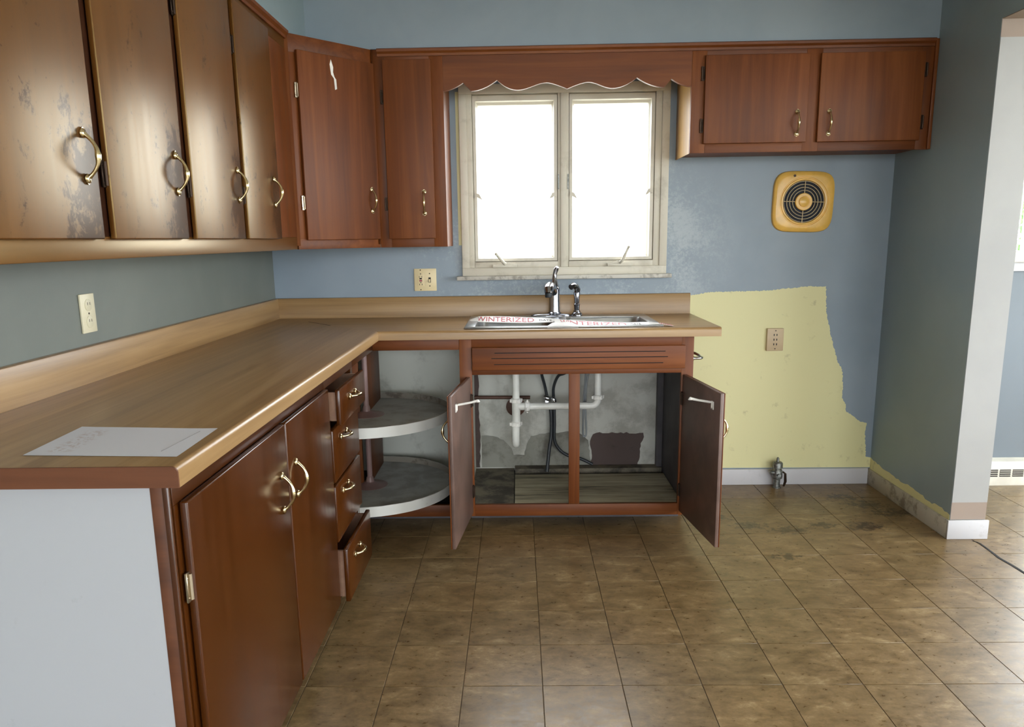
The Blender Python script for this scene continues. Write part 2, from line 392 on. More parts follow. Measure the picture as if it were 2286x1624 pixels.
# ------------------------------------------------------------------ room shell
XR, FINX, YF, ZH, CEIL = 3.087, 3.237, -.768, 2.092, 2.44
def wall_y(b, x0, x1, y0, y1, op=None, z0=-.1, z1=2.54):
    if not op: return b.box(x0, x1, y0, y1, z0, z1)
    a, c, lo, hi = op
    return b.box(x0, a, y0, y1, z0, z1).box(c, x1, y0, y1, z0, z1).box(a, c, y0, y1, z0, lo).box(a, c, y0, y1, hi, z1)
def wall_x(b, x0, x1, y0, y1, op, z0=-.1, z1=2.54):
    a, c, lo, hi = op
    return b.box(x0, x1, y0, a, z0, z1).box(x0, x1, c, y1, z0, z1).box(x0, x1, a, c, z0, lo).box(x0, x1, a, c, hi, z1)
wall_back = struct('wall_back', wall_y(B(), -.12, FINX-.05, 0, .12, W1), 'blue')
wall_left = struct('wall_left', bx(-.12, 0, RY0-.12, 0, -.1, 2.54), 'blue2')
bwr = B().box(XR, FINX, YF, 0, 0, CEIL).box(XR, FINX, -4.0, YF, ZH, CEIL)
wall_right = struct('wall_right', bwr, 'blue3')
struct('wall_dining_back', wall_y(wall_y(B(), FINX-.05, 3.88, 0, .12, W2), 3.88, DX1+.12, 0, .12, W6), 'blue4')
struct('wall_dining_right', wall_x(B(), DX1, DX1+.12, RY0-.12, 0, W3), 'far_wall')
struct('wall_front', wall_y(wall_y(B(), -.12, 3.2, RY0-.12, RY0, W4), 3.2, DX1+.12, RY0-.12, RY0, W5), 'far_wall')
struct('ceiling', bx(-.12, DX1+.12, RY0-.12, .12, CEIL, CEIL+.1), 'ceil')
floor = struct('floor', bx(-.12, DX1+.12, RY0-.12, .12, -.1, -.0018), 'grout')
# soffit above the wall cabinets
US = .3165
struct('wall_soffit_left', bx(0, US, RY0, 0, 2.128, CEIL), 'blue3')
struct('wall_soffit_back', bx(US, XR, -US, 0, 2.128, CEIL), 'blue')
# jamb faces of the opening
part('jamb_paint', bx(XR+.001, FINX, YF-.003, YF+.0, .163, 2.024), 'cream_wall', wall_right, label='white painted end of the partition wall')
part('jamb_primer', bx(XR+.001, FINX, YF-.002, YF+.0, 2.024, ZH), 'tan', wall_right, label='bare tan strip at the top of the jamb')
part('jamb_primer', bx(XR+.001, FINX, YF-.002, YF+.0, .085, .163), 'tan', wall_right, label='bare tan strip above the base block')
part('header_primer', bx(XR+.001, FINX, -4.0, YF-.003, ZH-.003, ZH), 'tan', wall_right)

# floor tiles, each its own piece
TS, TX, TY = .2353, .829, -1.877
gap = .0012
tb = bx(-TS/2+gap, TS/2-gap, -TS/2+gap, TS/2-gap, -.004, 0, bev=.0005, seg=1).mesh('tile'); tb.materials.append(M['tile'])
ye = TY+7*TS; lastd = -.0015-ye
tb2 = bx(-TS/2+gap, TS/2-gap, -lastd/2+gap, lastd/2, -.004, 0, bev=.0005, seg=1).mesh('tile'); tb2.materials.append(M['tile'])
for i in range(-2, 16):
    for j in range(-6, 8):
        x = TX+(i+.5)*TS; y = TY+(j+.5)*TS
        if j == 7: y = ye+lastd/2
        place('tile', tb2 if j == 7 else tb, floor, Matrix.Translation((x, y, 0)))
# tile field beyond the counted pieces
part('tile_field', bx(.05, DX1, RY0, TY-6*TS-gap, -.004, 0).box(TX+16*TS+gap, DX1, TY-6*TS, -.002, -.004, 0), 'tile', floor, kind='stuff')
crk = [(3.176, -.80), (3.190, -.83), (3.184, -.92), (3.178, -.98), (3.186, -1.06), (3.188, -1.12), (3.196, -1.22), (3.198, -1.5)]
part('torn_seam', B().prism([(x-.002-.004*min(1, i/3), y) for i, (x, y) in enumerate(crk)]+[(x+.002+.003*min(1, i/3), y) for i, (x, y) in reversed(list(enumerate(crk)))], 'z', -.003, .0015), 'black_gap', floor, label='dark torn seam in the floor')

# paint left bare where the stove stood
yel = [(2.10, .093), (2.10, 1.003), (2.224, 1.02), (2.472, 1.021), (2.695, 1.04), (2.794, 1.041), (2.805, .903), (2.842, .766), (2.88, .649), (2.905, .614), (2.914, .53), (2.916, .461), (2.937, .425), (2.939, .394), (2.981, .365), (3.018, .335), (3.053, .328), (3.045, .28), (3.053, .231), (3.06, .146), (3.0865, .141), (3.0865, .088)]
part('paint_patch', B().prism(edge_jag(yel, .0028, .005, (0, 19, 20, 21)), 'y', -.0012, 0), 'yellow', wall_back, label='pale yellow unpainted patch with brushed edge')
part('paint_patch', bx(.946, .961, -.001, 0, 1.27, 2.0), 'yellow', wall_back)
fs = [(-.003, .08), (-.003, .142), (-.06, .135), (-.14, .122), (-.235, .121), (-.33, .113), (-.42, .12), (-.498, .116), (-.6, .107), (-.68, .113), (-.764, .105), (-.764, .08)]
part('paint_patch', B().prism(edge_jag(fs, .005, .02, (0, 10, 11)), 'x', XR-.0012, XR), 'yellow', wall_right, label='uneven yellow strip along the baseboard')

# baseboards
struct('baseboard_back', bx(2.012, XR-.012, -.012, -.0015, .0, .086, bev=.003), 'base_white')
struct('baseboard_right', bx(XR-.012, XR-.0015, YF-.0, -.0015, 0, .083, bev=.003), 'base_dirty')
struct('baseboard_end', bx(XR-.012, FINX+.012, YF-.014, YF-.0035, 0, .085, bev=.003), 'base_white')
struct('baseboard_dining', bx(FINX+.014, 3.6, -.014, -.0015, 0, .10, bev=.003), 'base_white')

# ------------------------------------------------------------------ windows
win = thing('window_1', (1.475, 0, 1.1), kind='structure')
b = B()
b.box(.963, 1.0, -.022, .02, 1.157, 1.985, bev=.002).box(1.0, 1.026, -.014, .05, 1.157, 1.985, bev=.002)
b.box(1.917, 1.948, -.014, .05, 1.157, 1.985, bev=.002).box(1.948, 1.985, -.022, .02, 1.157, 1.985, bev=.002)
part('casing', b, 'frame_white', win)
part('casing_head', bx(.963, 1.985, -.022, .05, 1.985, 2.03, bev=.002), 'frame_white', win)
part('casing_bottom', bx(.963, 1.985, -.022, .05, 1.117, 1.157, bev=.002), 'frame_white', win)
part('mullion', bx(1.443, 1.497, -.012, .05, 1.157, 1.985, bev=.002).box(1.457, 1.483, -.020, -.012, 1.157, 1.985, bev=.002), 'frame_white', win)
part('crank_rail', bx(1.026, 1.443, -.016, .05, 1.157, 1.185, bev=.002).box(1.497, 1.917, -.016, .05, 1.157, 1.185, bev=.002), 'frame_white', win)
part('window_sill', bx(.935, 2.008, -.05, .0, 1.097, 1.117, bev=.003), 'sill', win, label='worn marbled window sill')
part('outer_frame', B().box(.985, 1.0, .05, .12, 1.13, 1.985).box(1.95, 1.965, .05, .12, 1.13, 1.985), 'frame_white', win)
for x0, x1, g0, g1 in ((1.026, 1.443, 1.054, 1.413), (1.497, 1.917, 1.524, 1.885)):
    z0, z1, h0, h1 = 1.186, 1.984, 1.212, 1.936
    s = B()
    def ring(y, i):   # sash with mitred stops sloping to the glass
        a0, a1, c0, c1 = x0+(g0-x0)*i, x1+(g1-x1)*i, z0+(h0-z0)*i, z1+(h1-z1)*i
        return [(a0, y, c0), (a1, y, c0), (a1, y, c1), (a0, y, c1)]
    s.loft([ring(.05, 0), ring(-.004, .0), ring(.004, .05), ring(-.008, .10), ring(-.008, .62), ring(.008, .7), ring(.02, .95), ring(.03, 1.), ring(.05, 1.)], False, False)
    sash = part('sash', s, 'frame_white', win, smooth=20)
    part('pane', bx(g0-.004, g1+.004, .032, .036, h0-.004, h1+.004), 'glass', sash)
def crank(cx, cz, hx, hz):
    p = B().box(cx-.063, cx+.063, -.038, -.016, 1.157, 1.172, bev=.003)
    p.prism([(cx-.055, 1.168), (cx+.055, 1.168), (cx+.012, 1.184), (cx-.012, 1.184)], 'y', -.036, -.017)
    o = part('crank', p, 'frame_white', win)
    part('crank_handle', B().tube([(cx, -.036, 1.176), (cx+(hx-cx)*.2, -.05, 1.184), (hx, -.055, hz)], [.009, .0075, .006]).ball((hx, -.057, hz), (.008, .008, .008)), 'frame_white', o)
crank(1.178, 1.18, 1.134, 1.225); crank(1.752, 1.175, 1.79, 1.25)
for x, z, s in ((1.042, 1.508, 1), (1.428, 1.508, -1), (1.51, 1.508, 1), (1.90, 1.52, -1)):
    part('latch', B().prism([(x-.012*s, z-.010), (x+.004*s, z-.006), (x+.030*s, z-.022), (x+.014*s, z+.008), (x-.004*s, z+.014)], 'y', -.020, -.008), 'frame_white', win)
for x in (1.4465, 1.4935):
    part('lock_plate', bx(x-.003, x+.003, -.0155, -.011, 1.535, 1.607), 'galv', win)
def simple_window(name, axis, a, c, lo, hi, pos, sgn, mid=True):
    wn = thing(name, ((a+c)/2, pos, lo) if axis == 'y' else (pos, (a+c)/2, lo), kind='structure')
    def bb(b, u0, u1, d0, d1, z0, z1, **k):
        d0, d1 = sorted((pos+sgn*d0, pos+sgn*d1))
        return b.box(u0, u1, d0, d1, z0, z1, **k) if axis == 'y' else b.box(d0, d1, u0, u1, z0, z1, **k)
    b = B(); t = .05
    bb(b, a, a+t, -.01, .08, lo, hi); bb(b, c-t, c, -.01, .08, lo, hi); bb(b, a+t, c-t, -.01, .08, lo, lo+.012); bb(b, a+t, c-t, -.01, .08, hi-t, hi)
    if mid: bb(b, (a+c)/2-.025, (a+c)/2+.025, -.005, .08, lo+.012, hi-t)
    part('window_frame', b, 'frame_white', wn)
    part('pane', bb(B(), a+t, c-t, .04, .044, lo+.012, hi-t), 'glass', wn)
    return wn
w2 = simple_window('window_2', 'y', W2[0], W2[1], W2[2], W2[3], 0, 1, False)
simple_window('unseen_door_1', 'y', W6[0], W6[1], W6[2], W6[3], 0, 1, False)  # unseen glazed door, added for the floor glare and more dining light
part('window_sill', bx(W2[0]-.05, W2[1]+.04, -.05, 0, 1.148, 1.19, bev=.003), 'frame_white', w2)
part('apron', bx(W2[0]-.03, W2[1]+.03, -.02, 0, 1.103, 1.148, bev=.002), 'base_white', w2)
simple_window('window_3', 'x', W3[0], W3[1], W3[2], W3[3], DX1, 1)
simple_window('window_4', 'y', W4[0], W4[1], W4[2], W4[3], RY0, -1)
simple_window('window_5', 'y', W5[0], W5[1], W5[2], W5[3], RY0, -1)

# ------------------------------------------------------------------ cabinet hardware
def handle_mesh():
    b = B()
    pts, rr = [], []
    for k in range(17):
        t = -1+2*k/16; x = .007+.023*(1-abs(t)**2.4)
        pts.append((x, 0, .043*t)); rr.append(.0040+.0028*math.exp(-(t/.3)**2)+.0014*(abs(t) > .9))
    b.tube(pts, rr, 8)
    for s in (-1, 1):
        b.ball((.003, 0, s*.046), (.006, .0105, .0105), 10)
        b.prism([(-.0105, s*.046), (-.0085, s*.053), (0, s*.0585), (.0085, s*.053), (.0105, s*.046)], 'x', 0, .004)
        for q in (-1, 0, 1): b.ball((.005, q*.0038, s*.0495), (.003, .0017, .0055), 6)
    me = b.mesh('handle', smooth=50); me.materials.append(M['brass']); return me
HM = handle_mesh()
def hinge_mesh(mat):
    b = B().box(-.001, .004, -.007, .007, -.030, .030, bev=.001, seg=1)
    b.tube([(.006, .004, -.026), (.006, .004, .026)], .0035, 8)
    for z in (-.02, .02): b.ball((.004, -.004, z), (.002, .002, .002), 6)
    me = b.mesh('hinge'); me.materials.append(M[mat]); return me
HG, HGB = hinge_mesh('hinge'), hinge_mesh('hinge_bright')
def handle(parent, p, out, along): return place('handle', HM, parent, frame_m(p, out, along), label='brass bow pull')
def hinge(parent, p, out, bright=False): return place('hinge', HGB if bright else HG, parent, frame_m(p, out, (0, 0, 1)))

# ------------------------------------------------------------------ wall cabinets
ZB, ZT = 1.268, 2.126
# long left run
Y0, Y1 = -2.72, -.66
cab = thing('wall_cabinet', (.16, (Y0+Y1)/2, ZB), 'long brown upper cabinet on the left wall with four flat glossy doors', 'cabinet')
part('body', bx(.002, US-.02, Y0, Y1, ZB+.02, ZT), 'wood_y', cab)
part('bottom_rail', bx(US-.02, US, Y0, Y1, ZB, 1.318, bev=.002), 'wood_wornrail', cab)
part('top_rail', bx(US-.02, US, Y0, Y1, 2.06, ZT, bev=.002), 'wood_wornrail', cab)
doors = [(-2.665, -2.228), (-2.180, -1.783), (-1.727, -1.328), (-1.290, -.920)]
hy = [-2.277, -1.832, -1.368, -.986]
st = [(Y0, -2.655), (-2.236, -2.172), (-1.791, -1.719), (-1.336, -1.282), (-.928, Y1)]
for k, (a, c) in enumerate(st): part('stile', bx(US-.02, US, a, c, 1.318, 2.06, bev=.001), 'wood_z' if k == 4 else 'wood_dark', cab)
for (a, c), h in zip(doors, hy):
    d = part('door', door_slab('x', US, a, c, 1.312, 2.070, 1), 'wood_worn', cab, uv=((1, a, c), (2, 1.312, 2.07)))
    handle(d, (US+.017, h, 1.483), (1, 0, 0), (0, 0, 1))
    for z in (1.455, 1.93): hinge(d, (US+.004, a-.006, z), (1, 0, 0))
# diagonal corner cabinet
A, C = Vector((US, -.640)), Vector((.607, -US))
dd = (C-A).normalized(); nn = Vector((dd.y, -dd.x)); LD = (C-A).length
cab = thing('corner_wall_cabinet', (.2, -.2, ZB), 'reddish brown diagonal corner upper cabinet with a single door', 'cabinet')
Ai, Ci = A-nn*.02, C-nn*.02
part('body', B().prism([(.002, -.002), (.606, -.002), (.606, -.33), (Ci.x, Ci.y), (Ai.x, Ai.y), (.33, -.658), (.002, -.658)], 'z', ZB+.015, ZT), 'wood_z', cab)
MD = Matrix(((dd.x, -nn.x, 0, A.x), (dd.y, -nn.y, 0, A.y), (0, 0, 1, 0), (0, 0, 0, 1)))   # local: x along face, y into cabinet
def dpart(name, x0, x1, y0, y1, z0, z1, mat, parent, bev=.001):
    return part(name, bx(x0, x1, y0, y1, z0, z1, bev=bev).xf(MD), mat, parent)
dpart('bottom_rail', .0, LD, 0, .02, ZB, 1.312, 'wood_x', cab); dpart('top_rail', 0, LD, 0, .02, 2.055, ZT, 'wood_x', cab)
dpart('stile', 0, .048, 0, .02, 1.312, 2.055, 'wood_z', cab); dpart('stile', LD-.03, LD, 0, .02, 1.312, 2.055, 'wood_z', cab)
dr = part('door', door_slab('y', 0, .038, LD-.008, 1.306, 2.066, -1).xf(MD), 'wood_z', cab)
hp = A+dd*(LD-.05)+nn*.017; handle(dr, (hp.x, hp.y, 1.478), (nn.x, nn.y, 0), (0, 0, 1))
for z in (1.46, 1.91):
    q = A+dd*.032+nn*.003; hinge(dr, (q.x, q.y, z), (nn.x, nn.y, 0), True)
tq = [(.202, 2.05), (.212, 2.02), (.210, 2.0), (.216, 1.982), (.224, 1.972), (.226, 1.935), (.216, 1.93), (.213, 1.975), (.200, 1.99), (.195, 2.03)]
part('tape_scrap', B().prism(tq, 'y', -.0178, -.0169).xf(MD), 'white_plastic', dr, label='torn scrap of white tape')
# narrow cabinet left of the window
cab = thing('narrow_wall_cabinet', (.76, -.15, ZB), 'narrow brown upper cabinet with one door just left of the window', 'cabinet')
part('body', bx(.6085, .914, -US+.02, -.002, ZB+.015, ZT), 'wood_z', cab)
part('end_panel', bx(.914, .9175, -US+.02, -.002, ZB, 2.1), 'wood_z', cab)
part('stile', bx(.6085, .660, -US, -US+.02, ZB, ZT, bev=.001), 'wood_z', cab); part('stile', bx(.857, .918, -US, -US+.02, ZB, ZT, bev=.001), 'wood_z', cab)
part('bottom_rail', bx(.660, .857, -US, -US+.02, ZB, 1.315, bev=.001), 'wood_x', cab); part('top_rail', bx(.660, .857, -US, -US+.02, 2.07, ZT, bev=.001), 'wood_x', cab)
d = part('door', door_slab('y', -US, .651, .866, 1.306, 2.081, -1), 'wood_z', cab)
handle(d, (.819, -US-.017, 1.466), (0, -1, 0), (0, 0, 1))
for z in (1.463, 1.927): hinge(d, (.643, -US-.003, z), (0, -1, 0))
# right cabinet over the fan
ZR = 1.664
cab = thing('short_wall_cabinet', (2.55, -.15, ZR), 'short dark brown two-door upper cabinet above the yellow fan', 'cabinet')
part('body', bx(2.0225, XR-.001, -US+.02, -.002, ZR+.012, ZT), 'wood_x', cab)
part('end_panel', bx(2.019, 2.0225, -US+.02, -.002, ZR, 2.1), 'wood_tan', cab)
for a, c in ((2.019, 2.085), (2.52, 2.59), (3.022, XR-.001)): part('stile', bx(a, c, -US, -US+.02, ZR, ZT, bev=.001), 'wood_z', cab)
for a, c in ((2.085, 2.52), (2.59, 3.022)):
    part('bottom_rail', bx(a, c, -US, -US+.02, ZR, 1.712, bev=.001), 'wood_x', cab); part('top_rail', bx(a, c, -US, -US+.02, 2.065, ZT, bev=.001), 'wood_x', cab)
for a, c, h, hg in ((2.075, 2.531, 2.486, 2.067), (2.579, 3.031, 2.626, 3.040)):
    d = part('door', door_slab('y', -US, a, c, 1.702, 2.075, -1), 'wood_z', cab)
    handle(d, (h, -US-.017, 1.784), (0, -1, 0), (0, 0, 1))
    for z in (1.78, 2.0): hinge(d, (hg, -US-.003, z), (0, -1, 0))
part('scribe_strip', bx(XR-.016, XR-.001, -US-.012, -US-.0003, ZR, ZT, bev=.002), 'wood_z', cab)
# scalloped valance
def valance():
    P = [(.9185, 1.949)]
    def arc(a, c, pw, n=10):      # flat then steep (pw>0) or steep then flat (pw<0)
        for k in range(1, n+1):
            t = k/n; f = t**pw if pw > 0 else 1-(1-t)**(-pw); P.append((a[0]+(c[0]-a[0])*t, a[1]+(c[1]-a[1])*f))
    def s_(a, c, n=12):
        for k in range(1, n+1):
            t = k/n; f = (1-math.cos(math.pi*t))/2; P.append((a[0]+(c[0]-a[0])*t, a[1]+(c[1]-a[1])*f))
    arc(P[-1], (1.007, 1.982), 1.7); arc(P[-1], (1.043, 1.947), 1, 3); arc(P[-1], (1.158, 1.991), 1.9); arc(P[-1], (1.25, 1.948), -2.)
    s_(P[-1], (1.38, 1.977)); arc(P[-1], (1.469, 1.949), 1.4); arc(P[-1], (1.56, 1.976), -1.4); s_(P[-1], (1.672, 1.948))
    arc(P[-1], (1.778, 1.990), 1.9); arc(P[-1], (1.90, 1.948), -1.9); arc(P[-1], (1.93, 1.982), 1, 3); arc(P[-1], (2.0185, 1.948), -1.7)
    return P
vp = valance()
part('window_valance', B().prism(vp+[(2.0185, ZT), (.9185, ZT)], 'y', -US+.0005, -US+.0195), 'wood_x', loc=(1.47, -US, 1.95), label='scalloped brown wooden valance board above the window', cat='valance', smooth=25)
# moulding along the soffit
def strip(pts_in, name):
    b = B(); prof = [(0, -.014), (.008, -.014), (.010, -.004), (.020, .004), (.022, .014), (.016, .018), (0, .018)]
    loops = []
    for (x, y, nx, ny) in pts_in: loops.append([(x+nx*u, y+ny*u, 2.110+v) for u, v in prof])
    return struct(name, b.loft(loops), 'wood_x')
strip([(.63, -US-.0005, 0, -1), (XR-.018, -US-.0005, 0, -1)], 'trim_1')
strip([(US+.0005, -2.72, 1, 0), (US+.0005, -.665, 1, 0)], 'trim_2')

# ------------------------------------------------------------------ base cabinets
CH, CT, CD = .914, .875, .635
# left two-door unit
FX = .60
cab = thing('base_cabinet', (.3, -2.04, 0), 'brown two-door base cabinet with a white painted end panel nearest the camera', 'cabinet')
part('body', bx(.004, FX-.02, -2.605, -1.475, .06, CT-.001), 'dark_inside', cab)
part('kick_board', bx(.004, .52, -2.60, -1.475, 0, .06), 'dark_inside', cab)
part('end_panel', bx(.004, .563, -2.611, -2.605, .0, CT-.001), 'end_white', cab, label='scuffed white painted end panel')
part('end_stile', bx(.563, .586, -2.612, -2.605, 0, CT-.001, bev=.001), 'cut_edge', cab)
part('end_trim', bx(.586, FX-.001, -2.615, -2.606, 0, CT-.001, bev=.003), 'wood_base', cab)
part('top_rail', bx(FX-.02, FX, -2.604, -1.475, .825, CT-.001, bev=.001), 'wood_baserail', cab)
part('bottom_rail', bx(FX-.02, FX, -2.604, -1.475, .055, .10, bev=.001), 'wood_baserail', cab)
for a, c in ((-2.604, -2.57), (-1.995, -1.945), (-1.505, -1.475)): part('stile', bx(FX-.02, FX, a, c, .10, .825), 'wood_base', cab)
for a, c, h, hg in ((-2.588, -1.975, -2.035, -2.594), (-1.965, -1.492, -1.905, None)):
    d = part('door', door_slab('x', FX, a, c, .075, .828, 1, .016, .003, .004), 'wood_base', cab)
    handle(d, (FX+.019, h, .658), (1, 0, 0), (0, 0, 1))
    if hg:
        for z in (.66, .2): hinge(d, (FX+.006, hg, z), (1, 0, 0), True)
# drawer unit
cab = thing('drawer_cabinet', (.3, -1.25, 0), 'narrow base cabinet with four brown drawers, top and bottom ones ajar', 'cabinet')
part('body', bx(.004, .15, -1.473, -1.035, .06, CT-.001).box(.15, FX-.02, -1.473, -1.461, .06, CT-.001).box(.15, FX-.02, -1.049, -1.035, .06, CT-.001), 'dark_inside', cab)
part('kick_board', bx(.004, .52, -1.473, -1.035, 0, .06), 'dark_inside', cab)
part('top_rail', bx(FX-.02, FX, -1.473, -1.035, .825, CT-.001), 'wood_baserail', cab)
part('bottom_rail', bx(FX-.02, FX, -1.473, -1.035, .055, .08), 'wood_baserail', cab)
for a, c in ((-1.473, -1.458), (-1.07, -1.035)): part('stile', bx(FX-.02, FX, a, c, .08, .825), 'wood_base', cab)
for z0, z1, pull, sk in ((.700, .820, .034, 0), (.500, .682, .003, 0), (.288, .486, .002, 0), (.070, .262, .03, .01)):
    f = bx(FX+pull, FX+pull+.017, -1.470, -1.064, z0, z1, bev=.004, seg=2)
    dw = part('drawer', f, 'wood_base', cab)
    part('drawer_box', bx(.17, FX+pull, -1.452, -1.440, z0+.012, z1-.012).box(.17, FX+pull, -1.086, -1.074, z0+.012, z1-.012).box(.17, FX+pull, -1.440, -1.086, z0+.012, z0+.02).box(.17, .182, -1.440, -1.086, z0+.02, z1-.02), 'wood_bare', dw)
    handle(dw, (FX+pull+.017, {.700: -1.29, .5: -1.325, .288: -1.335, .07: -1.325}[z0], {.700: .772, .5: .637, .288: .447, .07: .205}[z0]), (1, 0, 0), (0, 1, 0))
# open corner unit
FY = -.605
cab = thing('corner_base_cabinet', (.4, -.4, 0), 'open doorless corner base cabinet holding the carousel shelves', 'cabinet')
part('back_panel', bx(.012, .98, -.010, -.004, .0, CT-.001), 'cab_inside', cab)
part('side_panel', bx(.004, .010, -1.033, -.012, .0, CT-.001), 'cab_inside', cab)
part('top_rail', bx(.60, .9795, FY, FY+.02, .826, CT-.001, bev=.001), 'wood_x', cab)
part('top_rail', bx(FX-.02, FX, -1.033, FY+.02, .826, CT-.001, bev=.001), 'wood_baserail', cab)
part('bottom_rail', bx(.56, .9795, FY, FY+.02, .058, .112, bev=.001), 'wood_x', cab)
part('bottom_board', bx(.012, .978, -.58, -.012, .085, .10), 'black_gap', cab)
part('kick_board', bx(.52, .978, -.47, -.455, 0, .085), 'dark_inside', cab)
# carousel
cx, cy, RS = .535, -.48, .383
ls = thing('lazy_susan', (cx, cy, .15), 'two-tier round carousel with white rims swung out of the corner cabinet', 'carousel shelf')
part('pole', B().tube([(cx, cy, .11), (cx, cy, .868)], .0125, 14), 'pole', ls)
a0, a1 = math.radians(-180), math.radians(92)
for zt, sc in ((.54, 1.), (.2, 1.02)):
    z0 = zt-.045; R = RS*sc
    arc = [(cx+R*math.cos(a0+(a1-a0)*k/56), cy+R*math.sin(a0+(a1-a0)*k/56)) for k in range(57)]
    hub = [(cx+.075*math.cos(t), cy+.075*math.sin(t)) for t in [a1-(a1-a0)*k/20 for k in range(21)]]
    sh = part('shelf', B().prism(arc+hub, 'z', z0+.004, z0+.016), 'susan_top', ls)
    rim = B(); n = 56
    ro = [[(cx+r*math.cos(a0+(a1-a0)*k/n), cy+r*math.sin(a0+(a1-a0)*k/n), z) for r, z in ((R+.001, z0), (R+.005, z0), (R+.005, zt+random.uniform(-.0015, .001)), (R+.001, zt))] for k in range(n+1)]
    part('rim', rim.loft(ro), 'susan_rim', sh, label='chipped white rim')
    rl = [[(cx+r*math.cos(a0+(a1-a0)*k/n), cy+r*math.sin(a0+(a1-a0)*k/n), z) for r, z in ((R-.001, z0+.016), (R+.0009, z0+.016), (R+.0009, zt), (R-.001, zt))] for k in range(n+1)]
    part('rim_lining', B().loft(rl), 'susan_lip', sh)
    part('hub', B().lathe([(.0132, .06), (.016, .055), (.02, .035), (.05, .022), (.082, .018), (.082, .0165)], (cx, cy, z0), 'z', 24), 'pole', sh)
part('door_panel', bx(cx-.02, cx-.001, cy+.05, cy+RS-.006, .118, .822, bev=.002), 'wood_z', ls)
part('door_panel', bx(cx-RS+.004, cx-.03, cy-.0, cy+.018, .118, .822, bev=.002), 'wood_z', ls)

# sink unit
cab = thing('sink_cabinet', (1.5, -.3, 0), 'brown sink base cabinet with both doors standing open', 'cabinet')
part('stile', bx(.980, 1.034, FY, FY+.02, .058, CT-.001, bev=.001), 'wood_z', cab)
part('stile', bx(1.951, 2.003, FY, FY+.02, .058, CT-.001, bev=.001), 'wood_z', cab)
part('center_stile', bx(1.460, 1.508, FY+.001, FY+.02, .112, .713, bev=.001), 'wood_z', cab)
part('top_rail', bx(1.034, 1.951, FY, FY+.02, .834, CT-.001, bev=.001), 'wood_x', cab)
part('middle_rail', bx(1.034, 1.951, FY, FY+.02, .713, .745, bev=.001), 'wood_x', cab)
part('bottom_rail', bx(1.034, 1.951, FY, FY+.02, .058, .112, bev=.001), 'wood_x', cab)
zz = [.836, .812, .7885, .785, .7635, .734]
ff = part('false_front', door_slab('y', FY, 1.036, 1.964, .735, .836, -1, .014), 'wood_x', cab, label='false drawer front with three slots')
for x0, x1, z in ((1.135, 1.877, .8115), (1.121, 1.888, .7875), (1.132, 1.868, .761)):
    part('slot', bx(x0, x1, FY-.0176, FY-.015, z-.0017, z+.0017), 'black_gap', ff)
part('side_panel', bx(1.985, 2.003, FY+.02, -.004, .058, CT-.001).box(1.985, 2.003, -.455, -.004, 0, .058), 'wood_z', cab)
part('inner_post', bx(1.951, 1.985, -.06, -.018, .112, CT-.002), 'dark_inside', cab)
part('inner_lining', bx(1.979, 1.985, FY+.02, -.06, .10, CT-.002), 'dark_inside', cab)
part('partition', bx(.990, 1.008, FY+.02, -.012, .06, CT-.001), 'cab_inside', cab)
part('kick_board', bx(1.008, 1.985, -.47, -.455, 0, .058), 'dark_inside', cab)
bk = part('back_panel', bx(1.008, 1.985, -.016, -.008, .06, CT-.001), 'plaster_old', cab, label='water-stained plaster back')
low = [(1.04, .112), (1.04, .285), (1.10, .283), (1.155, .262), (1.19, .225), (1.203, .20), (1.208, .178), (1.265, .178), (1.272, .21), (1.285, .255), (1.30, .282), (1.345, .292), (1.39, .298), (1.44, .295), (1.50, .305), (1.56, .29), (1.60, .255), (1.62, .112)]
part('stain', B().prism(edge_jag(low, .004, .014, (0, 17)), 'y', -.0168, -.0159), 'plaster_dim', bk)
pat = [(1.622, .112), (1.618, .2), (1.610, .25), (1.625, .287), (1.66, .298), (1.74, .293), (1.80, .297), (1.85, .288), (1.888, .292), (1.892, .27), (1.875, .235), (1.872, .16), (1.862, .112)]
part('stain', B().prism(edge_jag(pat, .006, .014, (12,)), 'y', -.0176, -.0159), 'plaster_brown', bk, label='dark brown bare patch')
part('stain', B().prism(edge_jag([(1.009, .112), (1.009, .71), (1.033, .71), (1.029, .45), (1.034, .3), (1.03, .112)], .003, .02, (0,)), 'y', -.0172, -.0159), 'plaster_brown', bk)
fl = part('bottom_board', bx(1.009, 1.978, FY+.02, -.018, .06, .095), 'black_gap', cab)
part('plank', bx(1.010, 1.211, FY+.022, -.02, .095, .108), 'planks_dark', fl)
part('plank', bx(1.215, 1.976, FY+.022, -.335, .095, .109), 'planks', fl)
part('plank', bx(1.215, 1.976, -.333, -.135, .095, .108), 'planks', fl)
part('cleat', bx(1.215, 1.976, -.085, -.02, .095, .122), 'planks_dark', fl)
